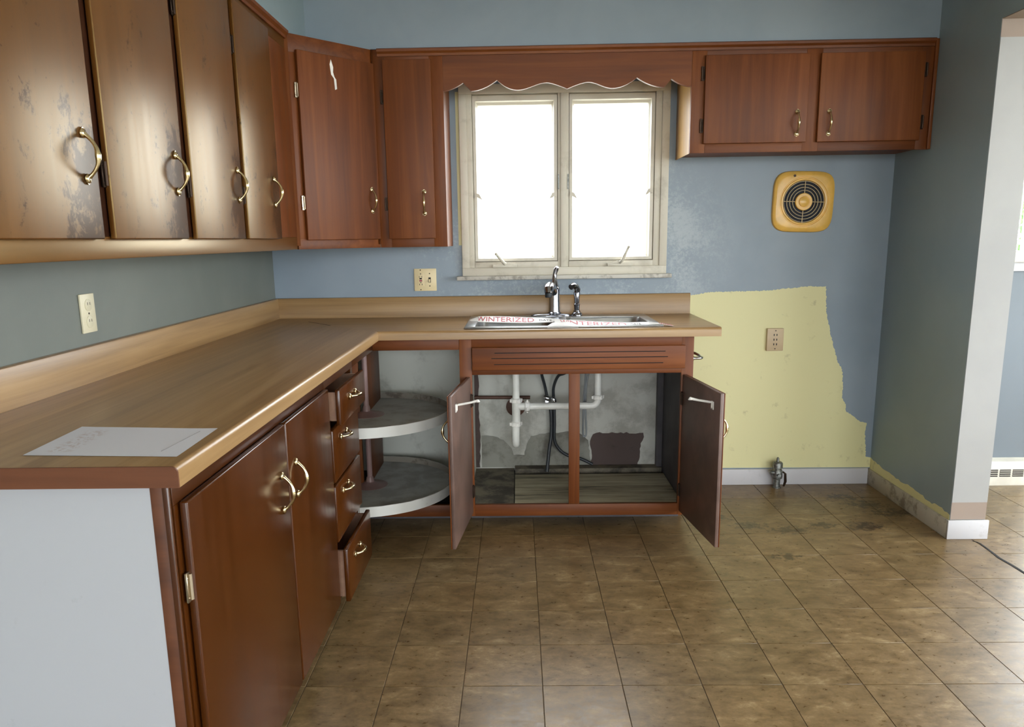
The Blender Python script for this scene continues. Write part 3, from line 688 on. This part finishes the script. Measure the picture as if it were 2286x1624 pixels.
def swing_door(hx, ex, flip, name_side):
    H, E_ = Vector((hx, FY-.006)), Vector((ex, FY-.006-.428)); d = (E_-H).normalized(); n = Vector((d.y, -d.x))*flip   # n: outer side
    Mx = Matrix(((d.x, n.x, 0, H.x), (d.y, n.y, 0, H.y), (0, 0, 1, 0), (0, 0, 0, 1)))   # x along door, y to the outer face
    L = (E_-H).length
    dr = part('door', bx(0, L, .0, .015, .078, .706, bev=.003).xf(Mx), 'brown_paint', cab)
    part('door_face', bx(.0, L, .0151, .020, .078, .706, bev=.002).xf(Mx), 'wood_z', dr)
    hp = H+d*(L-.045)+n*.020; handle(dr, (hp.x, hp.y, .555), (n.x, n.y, 0), (0, 0, 1))
    for z in (.18, .60):
        q = H+d*.004-n*.001; place('hinge', HG, dr, frame_m((q.x, q.y, z), (-n.x, -n.y, 0), (0, 0, 1)))
    x0 = L-.075
    arm = B().tube([(x0+.0, -.004, .635), (x0, -.004, .655), (x0-.004, -.012, .657), (x0-.012, -.055, .664), (x0-.016, -.088, .672), (x0-.016, -.094, .666)], [.004, .0045, .005, .0045, .006, .003], 8)
    arm.ball((x0-.015, -.086, .670), (.007, .009, .006), 8).box(x0-.012, x0+.012, -.004, 0, .628, .66, bev=.001)
    part('safety_catch', arm.xf(Mx), 'white_plastic', dr, label='white plastic safety catch')
swing_door(1.027, .980, 1, 'l'); swing_door(1.957, 2.012, -1, 'r')
part('towel_bar', B().tube([(2.003, -.42, .772), (2.03, -.42, .772), (2.043, -.425, .772), (2.05, -.44, .772), (2.052, -.5, .772), (2.05, -.56, .772), (2.043, -.575, .772), (2.03, -.58, .772), (2.003, -.58, .772)], .0065, 10).lathe([(.014, 0), (.014, .004), (.007, .008)], (2.003, -.42, .772), 'x', 12).lathe([(.014, 0), (.014, .004), (.007, .008)], (2.003, -.58, .772), 'x', 12), 'chrome', cab, label='chrome towel bar on the cabinet side')

# ------------------------------------------------------------------ countertop
top = thing('countertop', (.4, -1.2, CT), 'L-shaped wood-grain laminate countertop with low backsplash', 'countertop')
YL, XE = -2.648, 2.112
def nose(front):   # rounded front edge: list of (offset from front, z)
    r = .012
    return [(0, CT), (0, CH-r)]+[(r-r*math.cos(t), CH-r+r*math.sin(t)) for t in (math.pi/2*k/6 for k in range(1, 7))]
nz = nose(0)
# left run: profile in x, swept along y, mitred at the inner corner
def left_loop(y, m):   # m: 0 square end, 1 mitre
    pr = [(.002, CT)]+[(CD-o, z) for o, z in nz]+[(.002, CH)]
    return [(x, (-x if m else y), z) for x, z in pr]
part('worktop', B().loft([left_loop(YL+.004, 0), left_loop(0, 1)]), 'lam_y', top)
sx0, sx1, sy0, sy1 = 1.022, 1.852, -.565, -.105
def back_loop(x, m):
    pr = [(sy0, CT)]+[(-CD+o, z) for o, z in nz]+[(sy0, CH)]
    return [((-y if m else x), y, z) for y, z in pr]
b = B().loft([back_loop(0, 1), back_loop(XE, 0)])
b.prism([(.002, -.002), (-sy0, sy0), (sx0, sy0), (sx0, -.002)], 'z', CT, CH)
b.box(sx1, XE, sy0, -.002, CT, CH).box(sx0, sx1, sy1, -.002, CT, CH)
part('worktop', b, 'lam_x', top)
part('end_cap', B().prism([(.002, CT)]+[(CD-o, z) for o, z in nz]+[(.002, CH)], 'y', YL, YL+.004), 'cut_edge', top, label='raw brown edge of the countertop end')
def sp_prof(): return [(0, CH+.0003), (.0195, CH+.0003), (.0195, 1.010), (.017, 1.015), (.012, 1.017), (0, 1.017)]
part('backsplash', B().loft([[(.001+u, y if y else -.001-u, z) for u, z in sp_prof()] for y in (YL+.004, 0)]), 'lam_y', top)
part('backsplash', B().loft([[(.001+u if x == 0 else x, -.001-u, z) for u, z in sp_prof()] for x in (0, XE-.002)]), 'lam_x', top)

part('seam', B().prism([(.210, -.186), (.214, -.184), (.364, -.364), (.360, -.366)], 'z', CH+.0001, CH+.0005), 'dark_slot', top, label='short open seam at the inner corner')
# ------------------------------------------------------------------ sink, faucet, sprayer
def rrect(x0, x1, y0, y1, r, z, n=5):
    out = []
    for cx_, cy_, a in ((x1-r, y1-r, 0), (x0+r, y1-r, 90), (x0+r, y0+r, 180), (x1-r, y0+r, 270)):
        for k in range(n+1):
            t = math.radians(a+90*k/n); out.append((cx_+r*math.cos(t), cy_+r*math.sin(t), z))
    return out
snk = thing('kitchen_sink', (1.437, -.335, CH), 'double-bowl stainless steel sink set in the countertop', 'sink')
RX0, RX1, RY0_, RY1_ = 1.003, 1.871, -.598, -.078
rb = B(); zt = CH+.008
bowls = ((1.045, 1.405, -.560, -.190), (1.465, 1.83, -.560, -.190))
def rim_bar(x0, x1, y0, y1): rb.box(x0, x1, y0, y1, CH+.0006, zt, bev=.0035, seg=3)
rim_bar(RX0, RX1, RY0_, -.555); rim_bar(RX0, RX1, -.195, RY1_); rim_bar(RX0, 1.05, -.556, -.194); rim_bar(1.40, 1.47, -.556, -.194); rim_bar(1.825, RX1, -.556, -.194)
part('rim', rb, 'steel', snk)
for x0, x1, y0, y1 in bowls:
    bw = B().loft([rrect(x0, x1, y0, y1, .05, zt-.002), rrect(x0+.004, x1-.004, y0+.004, y1-.004, .05, zt-.012), rrect(x0+.02, x1-.02, y0+.02, y1-.02, .06, .775), rrect(x0+.045, x1-.045, y0+.045, y1-.045, .06, .752), rrect(x0+.13, x1-.13, y0+.13, y1-.13, .05, .748)], False, True)
    bo = part('bowl', bw, 'steel', snk)
    part('drain', B().lathe([(.03, -.03), (.042, -.008), (.042, .0015), (.036, .002), (.03, -.004)], ((x0+x1)/2-.0, (y0+y1)/2, .749), 'z', 20), 'chrome', bo)
fx, fy, fz = 1.42, -.125, zt
fc = thing('faucet', (fx, fy, fz), 'chrome single-lever faucet behind the sink', 'faucet')
part('base_plate', B().loft([[(fx-.018+rx*math.cos(t)*1., fy+ry*math.sin(t), fz+h) for t in (2*math.pi*k/32 for k in range(32))] for rx, ry, h in ((.099, .03, .0002), (.099, .03, .004), (.09, .026, .009), (.03, .022, .012))]), 'dark_chrome', fc)
part('body', B().lathe([(.034, .008), (.034, .016), (.029, .02), (.0275, .06), (.0265, .11), (.027, .128), (.023, .14), (.012, .148)], (fx, fy, fz), 'z', 24), 'dark_chrome', fc)
part('spout', B().tube([(fx-.004, fy-.005, fz+.112), (fx-.012, fy-.05, fz+.136), (fx-.022, fy-.10, fz+.150), (fx-.030, fy-.145, fz+.150), (fx-.035, fy-.17, fz+.140), (fx-.036, fy-.178, fz+.122)], [.020, .022, .023, .024, .023, .018], 16), 'dark_chrome', fc)
part('aerator', B().lathe([(.015, .0), (.017, .004), (.017, .02)], (fx-.036, fy-.178, fz+.104), 'z', 16), 'rubber', fc)
part('lever', B().tube([(fx, fy, fz+.142), (fx+.002, fy+.002, fz+.16), (fx, fy+.006, fz+.185), (fx+.003, fy+.008, fz+.208), (fx+.009, fy+.006, fz+.228), (fx+.014, fy+.0, fz+.238)], [.021, .015, .011, .0105, .0125, .008], 14), 'dark_chrome', fc)
sx, sy = 1.53, -.125
sp = thing('side_sprayer', (sx, sy, zt), 'chrome side sprayer standing to the right of the faucet', 'sprayer')
part('base', B().lathe([(.029, .0003), (.029, .006), (.023, .014), (.018, .017), (.016, .026)], (sx, sy, zt), 'z', 20), 'dark_chrome', sp)
part('handle', B().lathe([(.013, .026), (.014, .048), (.0155, .052), (.0155, .056), (.012, .06), (.014, .085), (.0165, .112), (.014, .118)], (sx, sy, zt), 'z', 18), 'dark_chrome', sp)
part('spray_head', B().tube([(sx, sy, zt+.112), (sx+.003, sy-.003, zt+.128), (sx-.006, sy-.012, zt+.142), (sx-.02, sy-.028, zt+.148), (sx-.032, sy-.042, zt+.142)], [.014, .015, .015, .016, .014], 14), 'dark_chrome', sp)

# winterizing tape with lettering
def text_mesh(txt, size):
    cu = bpy.data.curves.new('lettering', 'FONT'); cu.body = txt; cu.size = size; cu.extrude = .00015; cu.resolution_u = 3; cu.offset = size*.012
    to = bpy.data.objects.new('lettering', cu); COL.objects.link(to); dg = bpy.context.evaluated_depsgraph_get()
    me = bpy.data.meshes.new_from_object(to.evaluated_get(dg)); bpy.data.objects.remove(to); return me
def tape(stations, label):
    """stations: (back edge point, front edge point) along the strip"""
    st_ = [(Vector(a), Vector(c)) for a, c in stations]
    def surf(t, v):      # t 0..1 along, v 0 front .. 1 back
        f = t*(len(st_)-1); k = min(int(f), len(st_)-2); q = f-k
        return st_[k][1].lerp(st_[k+1][1], q).lerp(st_[k][0].lerp(st_[k+1][0], q), v)
    n = 8*(len(st_)-1); loops = []
    for k in range(n+1):
        a, c = surf(k/n, 0), surf(k/n, 1); m = a.lerp(c, .5); up = Vector((0, 0, .0007))
        loops.append([a, m, c, c+up, m+up, a+up])
    o = part('winterizing_tape', B().loft(loops), 'tape', loc=tuple(st_[0][1]), label=label, cat='tape', group='tape on the sink')
    return o, surf
def print_on(o, surf, txt, size, t0, t1, v0, v1, mat):
    me = text_mesh(txt, size); xs = [v.co.x for v in me.vertices]; ys = [v.co.y for v in me.vertices]
    x0, x1, y0, y1 = min(xs), max(xs), min(ys), max(ys); org = ORG[o.name]
    for v in me.vertices:
        t = t0+(t1-t0)*(v.co.x-x0)/(x1-x0); w_ = v0+(v1-v0)*(v.co.y-y0)/(y1-y0)
        p = surf(t, w_); v.co = p+Vector((0, -.0006, .0013 if v.co.z > 0 else .0009))-org
    me.materials.append(M[mat]); q = bpy.data.objects.new('lettering', me); COL.objects.link(q); q.parent = o
T0 = zt+.0008
o1, sf1 = tape([((1.012, -.262, T0), (1.012, -.325, T0)), ((1.056, -.266, .938), (1.056, -.326, .917)), ((1.16, -.285, .938), (1.16, -.345, .915)), ((1.28, -.31, .934), (1.28, -.366, .914)), ((1.396, -.335, .930), (1.396, -.39, .918)), ((1.46, -.345, T0), (1.46, -.408, T0))], 'white tape with red WINTERIZED lettering across the left sink bowl')
print_on(o1, sf1, 'WINTERIZED', .05, .17, .66, .12, .9, 'red_ink'); print_on(o1, sf1, 'DATE', .02, .70, .80, .3, .7, 'black_ink')
o2, sf2 = tape([((1.405, -.415, .934), (1.405, -.462, T0)), ((1.476, -.43, .931), (1.476, -.48, .915)), ((1.60, -.465, .926), (1.60, -.515, .910)), ((1.72, -.497, .924), (1.72, -.548, .912)), ((1.82, -.525, .9285), (1.82, -.577, T0)), ((1.875, -.543, .9245), (1.875, -.590, .9235)), ((1.915, -.552, .9165), (1.915, -.600, .9158))], 'white tape with red WINTERIZED lettering across the right sink bowl')
print_on(o2, sf2, 'WINTERIZED', .05, .06, .50, .12, .9, 'red_ink'); print_on(o2, sf2, 'DATE', .02, .53, .60, .3, .7, 'black_ink'); print_on(o2, sf2, 'WINTE', .05, .78, .99, .12, .9, 'red_ink')
b = B().loft([[(1.405, -.47, zt+.0012), (1.455, -.47, zt+.0012), (1.455, -.47, zt+.0019), (1.405, -.47, zt+.0019)], [(1.392, -.535, zt+.010), (1.462, -.53, zt+.013), (1.462, -.53, zt+.0137), (1.392, -.535, zt+.0107)], [(1.366, -.592, zt+.0012), (1.502, -.592, zt+.0008), (1.502, -.592, zt+.0015), (1.366, -.592, zt+.0019)], [(1.366, -.6005, zt-.0055), (1.502, -.6005, zt-.006), (1.502, -.6012, zt-.006), (1.366, -.6012, zt-.0055)]])
part('tape_tail', b, 'tape', loc=(1.43, -.55, zt), label='crumpled grey-white tape end folded over the sink divider', cat='tape')

# ------------------------------------------------------------------ plumbing under the sink
py, xl, xr, zp = -.25, 1.225, 1.624, .492
dp = thing('drain_pipe', (1.4, py, .3), 'white plastic drain pipes joining both sink bowls', 'pipe')
part('tailpiece', B().tube([(xl, py, .515), (xl, py, .738)], .0175, 16), 'pvc', dp)
part('tee', B().tube([(xl, py, .41), (xl, py, .53)], .0205, 16).tube([(xl+.01, py, zp), (xl+.055, py, zp)], .019, 16), 'pvc', dp)
part('crossover', B().tube([(xl+.05, py, zp), (xr-.03, py, zp)]+[(xr-.03+.03*math.sin(t), py, zp+.03-.03*math.cos(t)) for t in (math.pi/2*k/8 for k in range(1, 9))]+[(xr, py, .735)], .0175, 16), 'pvc', dp)
def nut(c, axis):
    b = B(); b.lathe([(.021, -.012), (.0275, -.010), (.0275, .006), (.024, .010), (.021, .012)], c, axis, 8)
    for k in range(4):
        a = k*math.pi/2+.3; u, v = .028*math.cos(a), .028*math.sin(a)
        p = {'z': (c[0]+u, c[1]+v, c[2]), 'x': (c[0], c[1]+u, c[2]+v)}[axis]; b.box(p[0]-.004, p[0]+.004, p[1]-.004, p[1]+.004, p[2]-.008, p[2]+.008, bev=.001, seg=1)
    return part('slip_nut', b, 'white_plastic', dp)
nut((xl, py, .522), 'z'); nut((xl+.055, py, zp), 'x'); nut((xr, py, .535), 'z'); nut((xl-.002, py, .405), 'z')
tr = [(xl-.002, py, .41), (xl-.003, py, .335)]+[(xl-.003, py+.045-.045*math.cos(t), .335-.045*math.sin(t)) for t in (math.pi*k/12 for k in range(1, 13))]+[(xl-.003, py+.09, .40)]+[(xl-.003, py+.09+.04-.04*math.cos(t), .40+.04*math.sin(t)) for t in (math.pi/2*k/6 for k in range(1, 7))]+[(xl-.003, -.018, .44)]
part('trap', B().tube(tr, .0185, 16), 'pvc', dp)
part('wall_flange', B().lathe([(.05, 0), (.05, -.004), (.03, -.01)], (xl-.003, -.018, .44), 'y', 20), 'copper', dp)
part('old_supply_pipe', B().tube([(1.009, -.045, .497), (1.297, -.045, .494)], .009, 12).tube([(1.215, -.045, .495), (1.215, -.018, .495)], .007, 8), 'copper', loc=(1.15, -.045, .49), label='short brown horizontal metal pipe on the back of the sink cabinet', cat='pipe')
def valve(x, z, tilt, label, hose):
    v = thing('shutoff_valve', (x, -.05, z), label, 'valve', 'shutoff valves under the sink')
    part('body', B().tube([(x, -.018, z-.02), (x, -.06, z-.02)], .009, 12).tube([(x, -.05, z-.03), (x, -.05, z+.012)], .0085, 12), 'chrome', v)
    hm = Matrix.Translation((x, -.075, z)) @ Matrix.Rotation(tilt, 4, 'Y')
    part('knob', B().ball((0, 0, 0), (.022, .010, .013), 14).tube([(0, 0, 0), (0, .02, -.0)], .005, 8).xf(hm), 'chrome', v)
    part('hose', B().tube(hose, .0075, 10), 'rubber', v)
def smooth_path(P, n=6):
    P = [Vector(p) for p in P]; out = []
    for i in range(len(P)-1):
        a, b_, c, d = P[max(i-1, 0)], P[i], P[i+1], P[min(i+2, len(P)-1)]
        for k in range(n):
            t = k/n; out.append(.5*((2*b_)+(c-a)*t+(2*a-5*b_+4*c-d)*t*t+(3*b_-a-3*c+d)*t**3))
    return out+[P[-1]]
valve(1.383, .495, .5, 'chrome oval shutoff valve with short black hose, left of the pair', smooth_path([(1.383, -.05, .505), (1.372, -.06, .56), (1.355, -.09, .63), (1.35, -.12, .72), (1.38, -.13, .80)]))
valve(1.418, .484, 1.2, 'chrome oval shutoff valve whose black hose arches to the right', smooth_path([(1.418, -.05, .495), (1.418, -.06, .55), (1.44, -.08, .61), (1.475, -.10, .63), (1.53, -.12, .68), (1.53, -.125, .80)]))
part('supply_hose', B().tube(smooth_path([(1.398, -.055, .462), (1.405, -.06, .40), (1.405, -.06, .30), (1.393, -.075, .22), (1.380, -.108, .112)]), .009, 10), 'rubber', loc=(1.39, -.108, .112), label='black supply hose dropping straight to the cabinet floor', cat='hose')
part('supply_hose', B().tube(smooth_path([(1.42, -.055, .46), (1.422, -.055, .36), (1.422, -.055, .27), (1.445, -.055, .22), (1.49, -.055, .185), (1.56, -.055, .165), (1.62, -.055, .135)]), .008, 10), 'rubber', loc=(1.45, -.055, .16), label='black supply hose bending right behind the middle post', cat='hose')
part('sprayer_tube', B().tube(smooth_path([(1.575, -.17, .74), (1.572, -.17, .64), (1.562, -.17, .48), (1.560, -.17, .335), (1.567, -.17, .317), (1.576, -.17, .335), (1.572, -.17, .46), (1.576, -.17, .58), (1.59, -.17, .66), (1.60, -.17, .74)]), .005, 8), 'tube', loc=(1.567, -.17, .317), label='thin grey sprayer tube hanging in a loop beside the middle post', cat='hose')

# ------------------------------------------------------------------ wall plates
pl = thing('outlet_plate', (.003, -1.747, 1.108), 'almond duplex outlet plate on the left wall above the counter', 'outlet')
part('plate', bx(.0005, .007, -1.784, -1.711, 1.052, 1.163, bev=.002), 'tan_plate', pl)
for z in (1.083, 1.131):
    r = part('receptacle', B().lathe([(.0175, .006), (.0175, .0085), (.015, .0095)], (0, -1.7475, z), 'x', 20), 'tan_plate', pl)
    for q in (-.006, .006): part('slot', bx(.0092, .0099, -1.7475+q-.001, -1.7475+q+.001, z, z+.008), 'dark_slot', r)
part('screw', B().lathe([(.003, .0068), (.003, .0078)], (0, -1.7475, 1.107), 'x', 10), 'hinge', pl)
pl = thing('switch_plate', (.772, -.003, 1.1), 'ivory double plate with a switch and a red-buttoned outlet left of the window', 'outlet')
part('plate', bx(.7155, .828, -.007, -.0005, 1.045, 1.157, bev=.002), 'ivory', pl)
g = part('outlet_face', bx(.732, .766, -.0085, -.0065, 1.068, 1.134, bev=.0008), 'ivory', pl)
part('test_button', bx(.743, .755, -.0105, -.008, 1.104, 1.111), 'dark_slot', g)
part('reset_button', bx(.742, .756, -.0105, -.008, 1.093, 1.101), 'red_button', g, label='red reset button')
for z in (1.116, 1.078):
    for q in (-.007, .006): part('slot', bx(.749+q-.0012, .749+q+.0012, -.0092, -.008, z-.004, z+.004), 'dark_slot', g)
for z in (1.131, 1.088): part('slot', B().lathe([(.0028, -.0092), (.0028, -.008)], (.749, 0, z), 'y', 10), 'dark_slot', g)
part('switch_slot', bx(.788, .800, -.0076, -.0066, 1.087, 1.113), 'dark_slot', pl)
part('toggle', bx(.7905, .7975, -.018, -.0076, 1.089, 1.104, bev=.001), 'ivory', pl)
for x, z in ((.794, 1.132), (.794, 1.070), (.748, 1.150), (.748, 1.052)): part('screw', B().lathe([(.0028, -.0082), (.0032, -.0068)], (x, 0, z), 'y', 10), 'hinge', pl)
pl = thing('triple_outlet', (2.548, -.01, .775), 'small beige triple outlet box on the yellow wall patch', 'outlet')
part('box', bx(2.506, 2.590, -.020, -.0013, .717, .832, bev=.003), 'beige_plate', pl)
for z in (.751, .775, .799):
    for q in (-.007, .007): part('slot', bx(2.548+q-.0022, 2.548+q+.0022, -.0212, -.0195, z-.005, z+.005), 'dark_slot', pl)
for z in (.728, .8205): part('screw', B().lathe([(.003, -.0216), (.003, -.0196)], (2.548, 0, z), 'y', 10), 'dark_slot', pl)

# ------------------------------------------------------------------ exhaust fan
fcx, fcz = 2.651, 1.456
fan = thing('exhaust_fan', (fcx, 0, fcz), 'mustard yellow square wall exhaust fan with round grille', 'fan')
NS = 72
def sq(h, hz, y, e=4.6, rot=math.radians(-1.5)):
    out = []
    for k in range(NS):
        t = 2*math.pi*k/NS; c, s_ = math.cos(t), math.sin(t); r = (abs(c)**e+abs(s_)**e)**(-1/e)
        x, z = h*r*c, hz*r*s_; out.append((fcx+x*math.cos(rot)-z*math.sin(rot), y, fcz+x*math.sin(rot)+z*math.cos(rot)))
    return out
def circ(r, y): return [(fcx+r*math.cos(2*math.pi*k/NS), y, fcz+r*math.sin(2*math.pi*k/NS)) for k in range(NS)]
part('cover', B().loft([sq(.150, .147, -.0008), sq(.150, .147, -.006), sq(.147, .144, -.014), sq(.138, .135, -.021), sq(.128, .125, -.023, 4), circ(.1195, -.023), circ(.117, -.020), circ(.114, -.020), circ(.111, -.023), circ(.104, -.022), circ(.1015, -.018), circ(.1015, -.004)], False, False), 'fan', fan, smooth=30)
part('recess', B().lathe([(.1014, -.006), (.1014, -.002)], (fcx, 0, fcz), 'y', 40), 'fan_dark', fan)
gr = part('grille_hub', B().lathe([(.042, -.010), (.042, -.019), (.039, -.022), (.028, -.022), (.027, -.020), (.025, -.020), (.024, -.024), (.014, -.028), (.004, -.029)], (fcx, 0, fcz), 'y', 32), 'fan', fan)
for r in (.0545, .069, .0835, .0985):
    b = B(); lp = []
    n = 48
    for k in range(n+1):
        a = 2*math.pi*k/n; lp.append([(fcx+(r+u)*math.cos(a), -.017+v, fcz+(r+u)*math.sin(a)) for u, v in ((-.0012, -.0012), (.0012, -.0012), (.0012, .004), (-.0012, .004))])
    part('grille_ring', b.loft(lp, False, False), 'fan_ring', fan)
for a in (0, 90, 180, 270):
    a = math.radians(a-2); c, s_ = math.cos(a), math.sin(a)
    part('grille_spoke', B().tube([(fcx+.04*c, -.0165, fcz+.04*s_), (fcx+.1015*c, -.0165, fcz+.1015*s_)], .0022, 6), 'fan_ring', fan)
for k in range(5):
    a = 2*math.pi*k/5; c, s_ = math.cos(a), math.sin(a); c2, s2 = math.cos(a+.9), math.sin(a+.9)
    part('fan_blade', B().loft([[(fcx+.03*c, -.0085, fcz+.03*s_), (fcx+.095*c, -.0085, fcz+.095*s_), (fcx+.095*c, -.0080, fcz+.095*s_), (fcx+.03*c, -.0080, fcz+.03*s_)], [(fcx+.03*c2, -.0065, fcz+.03*s2), (fcx+.085*c2, -.0065, fcz+.085*s2), (fcx+.085*c2, -.0060, fcz+.085*s2), (fcx+.03*c2, -.0060, fcz+.03*s2)]]), 'fan_dark', fan)
part('screw', B().lathe([(.0062, -.026), (.0062, -.021)], (fcx-.053, 0, fcz+.124), 'y', 12), 'hinge', fan)

# ------------------------------------------------------------------ stove gas valve
gx, gy = 2.582, -.06
gv = thing('gas_valve', (gx, gy, 0), 'grey capped gas shutoff valve standing on the floor by the yellow wall', 'valve')
GS = Matrix.Translation((gx, gy, 0)) @ Matrix.Diagonal((1.25, 1.25, 1.04, 1)) @ Matrix.Translation((-gx, -gy, 0))
part('pipe', B().lathe([(.017, .0003), (.017, .006), (.0135, .008), (.0135, .05)], (gx, gy, 0), 'z', 14).xf(GS), 'galv', gv)
part('body', B().lathe([(.0135, .045), (.02, .05), (.0215, .06), (.0215, .088), (.018, .095), (.013, .105)], (gx, gy, 0), 'z', 14).tube([(gx-.032, gy-.01, .084), (gx-.015, gy-.006, .082)], .0095, 10).tube([(gx, gy-.03, .072), (gx, gy-.015, .072)], .008, 10).xf(GS), 'galv', gv)
part('lever', B().tube([(gx+.016, gy-.02, .09), (gx+.026, gy-.022, .08), (gx+.028, gy-.022, .04), (gx+.022, gy-.022, .015)], [.004, .005, .006, .004], 8).xf(GS), 'hinge', gv)
part('cap', B().lathe([(.013, .10), (.021, .105), (.021, .128), (.017, .134), (.006, .136), (.005, .155), (.002, .158)], (gx, gy, 0), 'z', 12).xf(GS), 'galv', gv)

# ------------------------------------------------------------------ paper on the counter
pc = [(.307, -2.565), (.607, -2.585), (.601, -2.37), (.297, -2.345)]
b = B(); n, m = 10, 8; ly = b.bm.loops.layers.uv.new('UVMap'); grid = {}
for i in range(n+1):
    for j in range(m+1):
        u, v = i/n, j/m; p = Vector(pc[0]).lerp(Vector(pc[1]), u).lerp(Vector(pc[3]).lerp(Vector(pc[2]), u), v)
        z = CH+.0006+.0012*(abs(u-.5)*2)**4*(v)+.0006*math.sin(u*5)*v
        grid[i, j] = [b.bm.verts.new((p.x, p.y, z+h)) for h in (0, .0004)]
for i in range(n):
    for j in range(m):
        for h in (0, 1):
            f = b.bm.faces.new([grid[q][h] for q in ((i, j), (i+1, j), (i+1, j+1), (i, j+1))])
            for lp, q in zip(f.loops, ((i, j), (i+1, j), (i+1, j+1), (i, j+1))): lp[ly].uv = (q[0]/n, q[1]/m)
sheet = part('paper_sheet', b, 'paper', loc=(.45, -2.47, CH), label='white printed sheet of paper lying on the left end of the countertop', cat='paper')
part('printed_line', B().prism([(.562, -2.55), (.5633, -2.55), (.5743, -2.395), (.573, -2.395)], 'z', CH+.0016, CH+.0019), 'pale_ink', sheet)

# ------------------------------------------------------------------ dining side
rg = thing('baseboard_register', (3.75, -.03, 0), 'cream metal baseboard register with dark slots in the next room', 'register')
part('body', B().prism([(-.002, 0), (-.06, 0), (-.06, .088), (-.045, .125), (-.002, .135)], 'x', 3.61, 3.90), 'register', rg)
x = 3.665
while x < 3.83:
    g = part('grille', bx(x, x+.056, -.0612, -.0598, .048, .086), 'dark_slot', rg)
    for k in range(3): part('louver', bx(x, x+.056, -.0622, -.0612, .055+k*.011, .058+k*.011), 'register', g)
    x += .066
# outside: lawn and a leafy tree beyond the dining window
struct('ground', bx(-30, 36, -36, 30, -.75, -.65), 'lawn')
def leafy(x, y, z, r, n, name, label):
    t = thing(name, (x, y, -.65), label, 'tree', 'greenery outside the next room')
    part('trunk', B().tube([(x, y, -.65), (x+.05, y, .2), (x, y+.04, z)], [.09, .06, .03], 8), 'bark', t)
    b = B(); bm = b.bm
    for k in range(n):
        v = Vector((random.gauss(0, 1), random.gauss(0, 1), random.gauss(0, 1))).normalized()*r*random.uniform(.45, 1)**.6
        c = Vector((x, y, z))+Vector((v.x, v.y, v.z*1.15)); L = random.uniform(.07, .13)
        u = Vector((random.gauss(0, 1), random.gauss(0, 1), random.gauss(0, .6))).normalized(); s_ = u.orthogonal().normalized()*L*.32
        vs = [bm.verts.new(p) for p in (c-u*L*.5, c+s_, c+u*L*.5, c-s_)]; bm.faces.new(vs)
    part('foliage', b, 'leaf', t, kind='stuff')
leafy(5.4, 2.7, .92, .85, 4000, 'garden_tree', 'leafy green tree seen through the window of the next room')
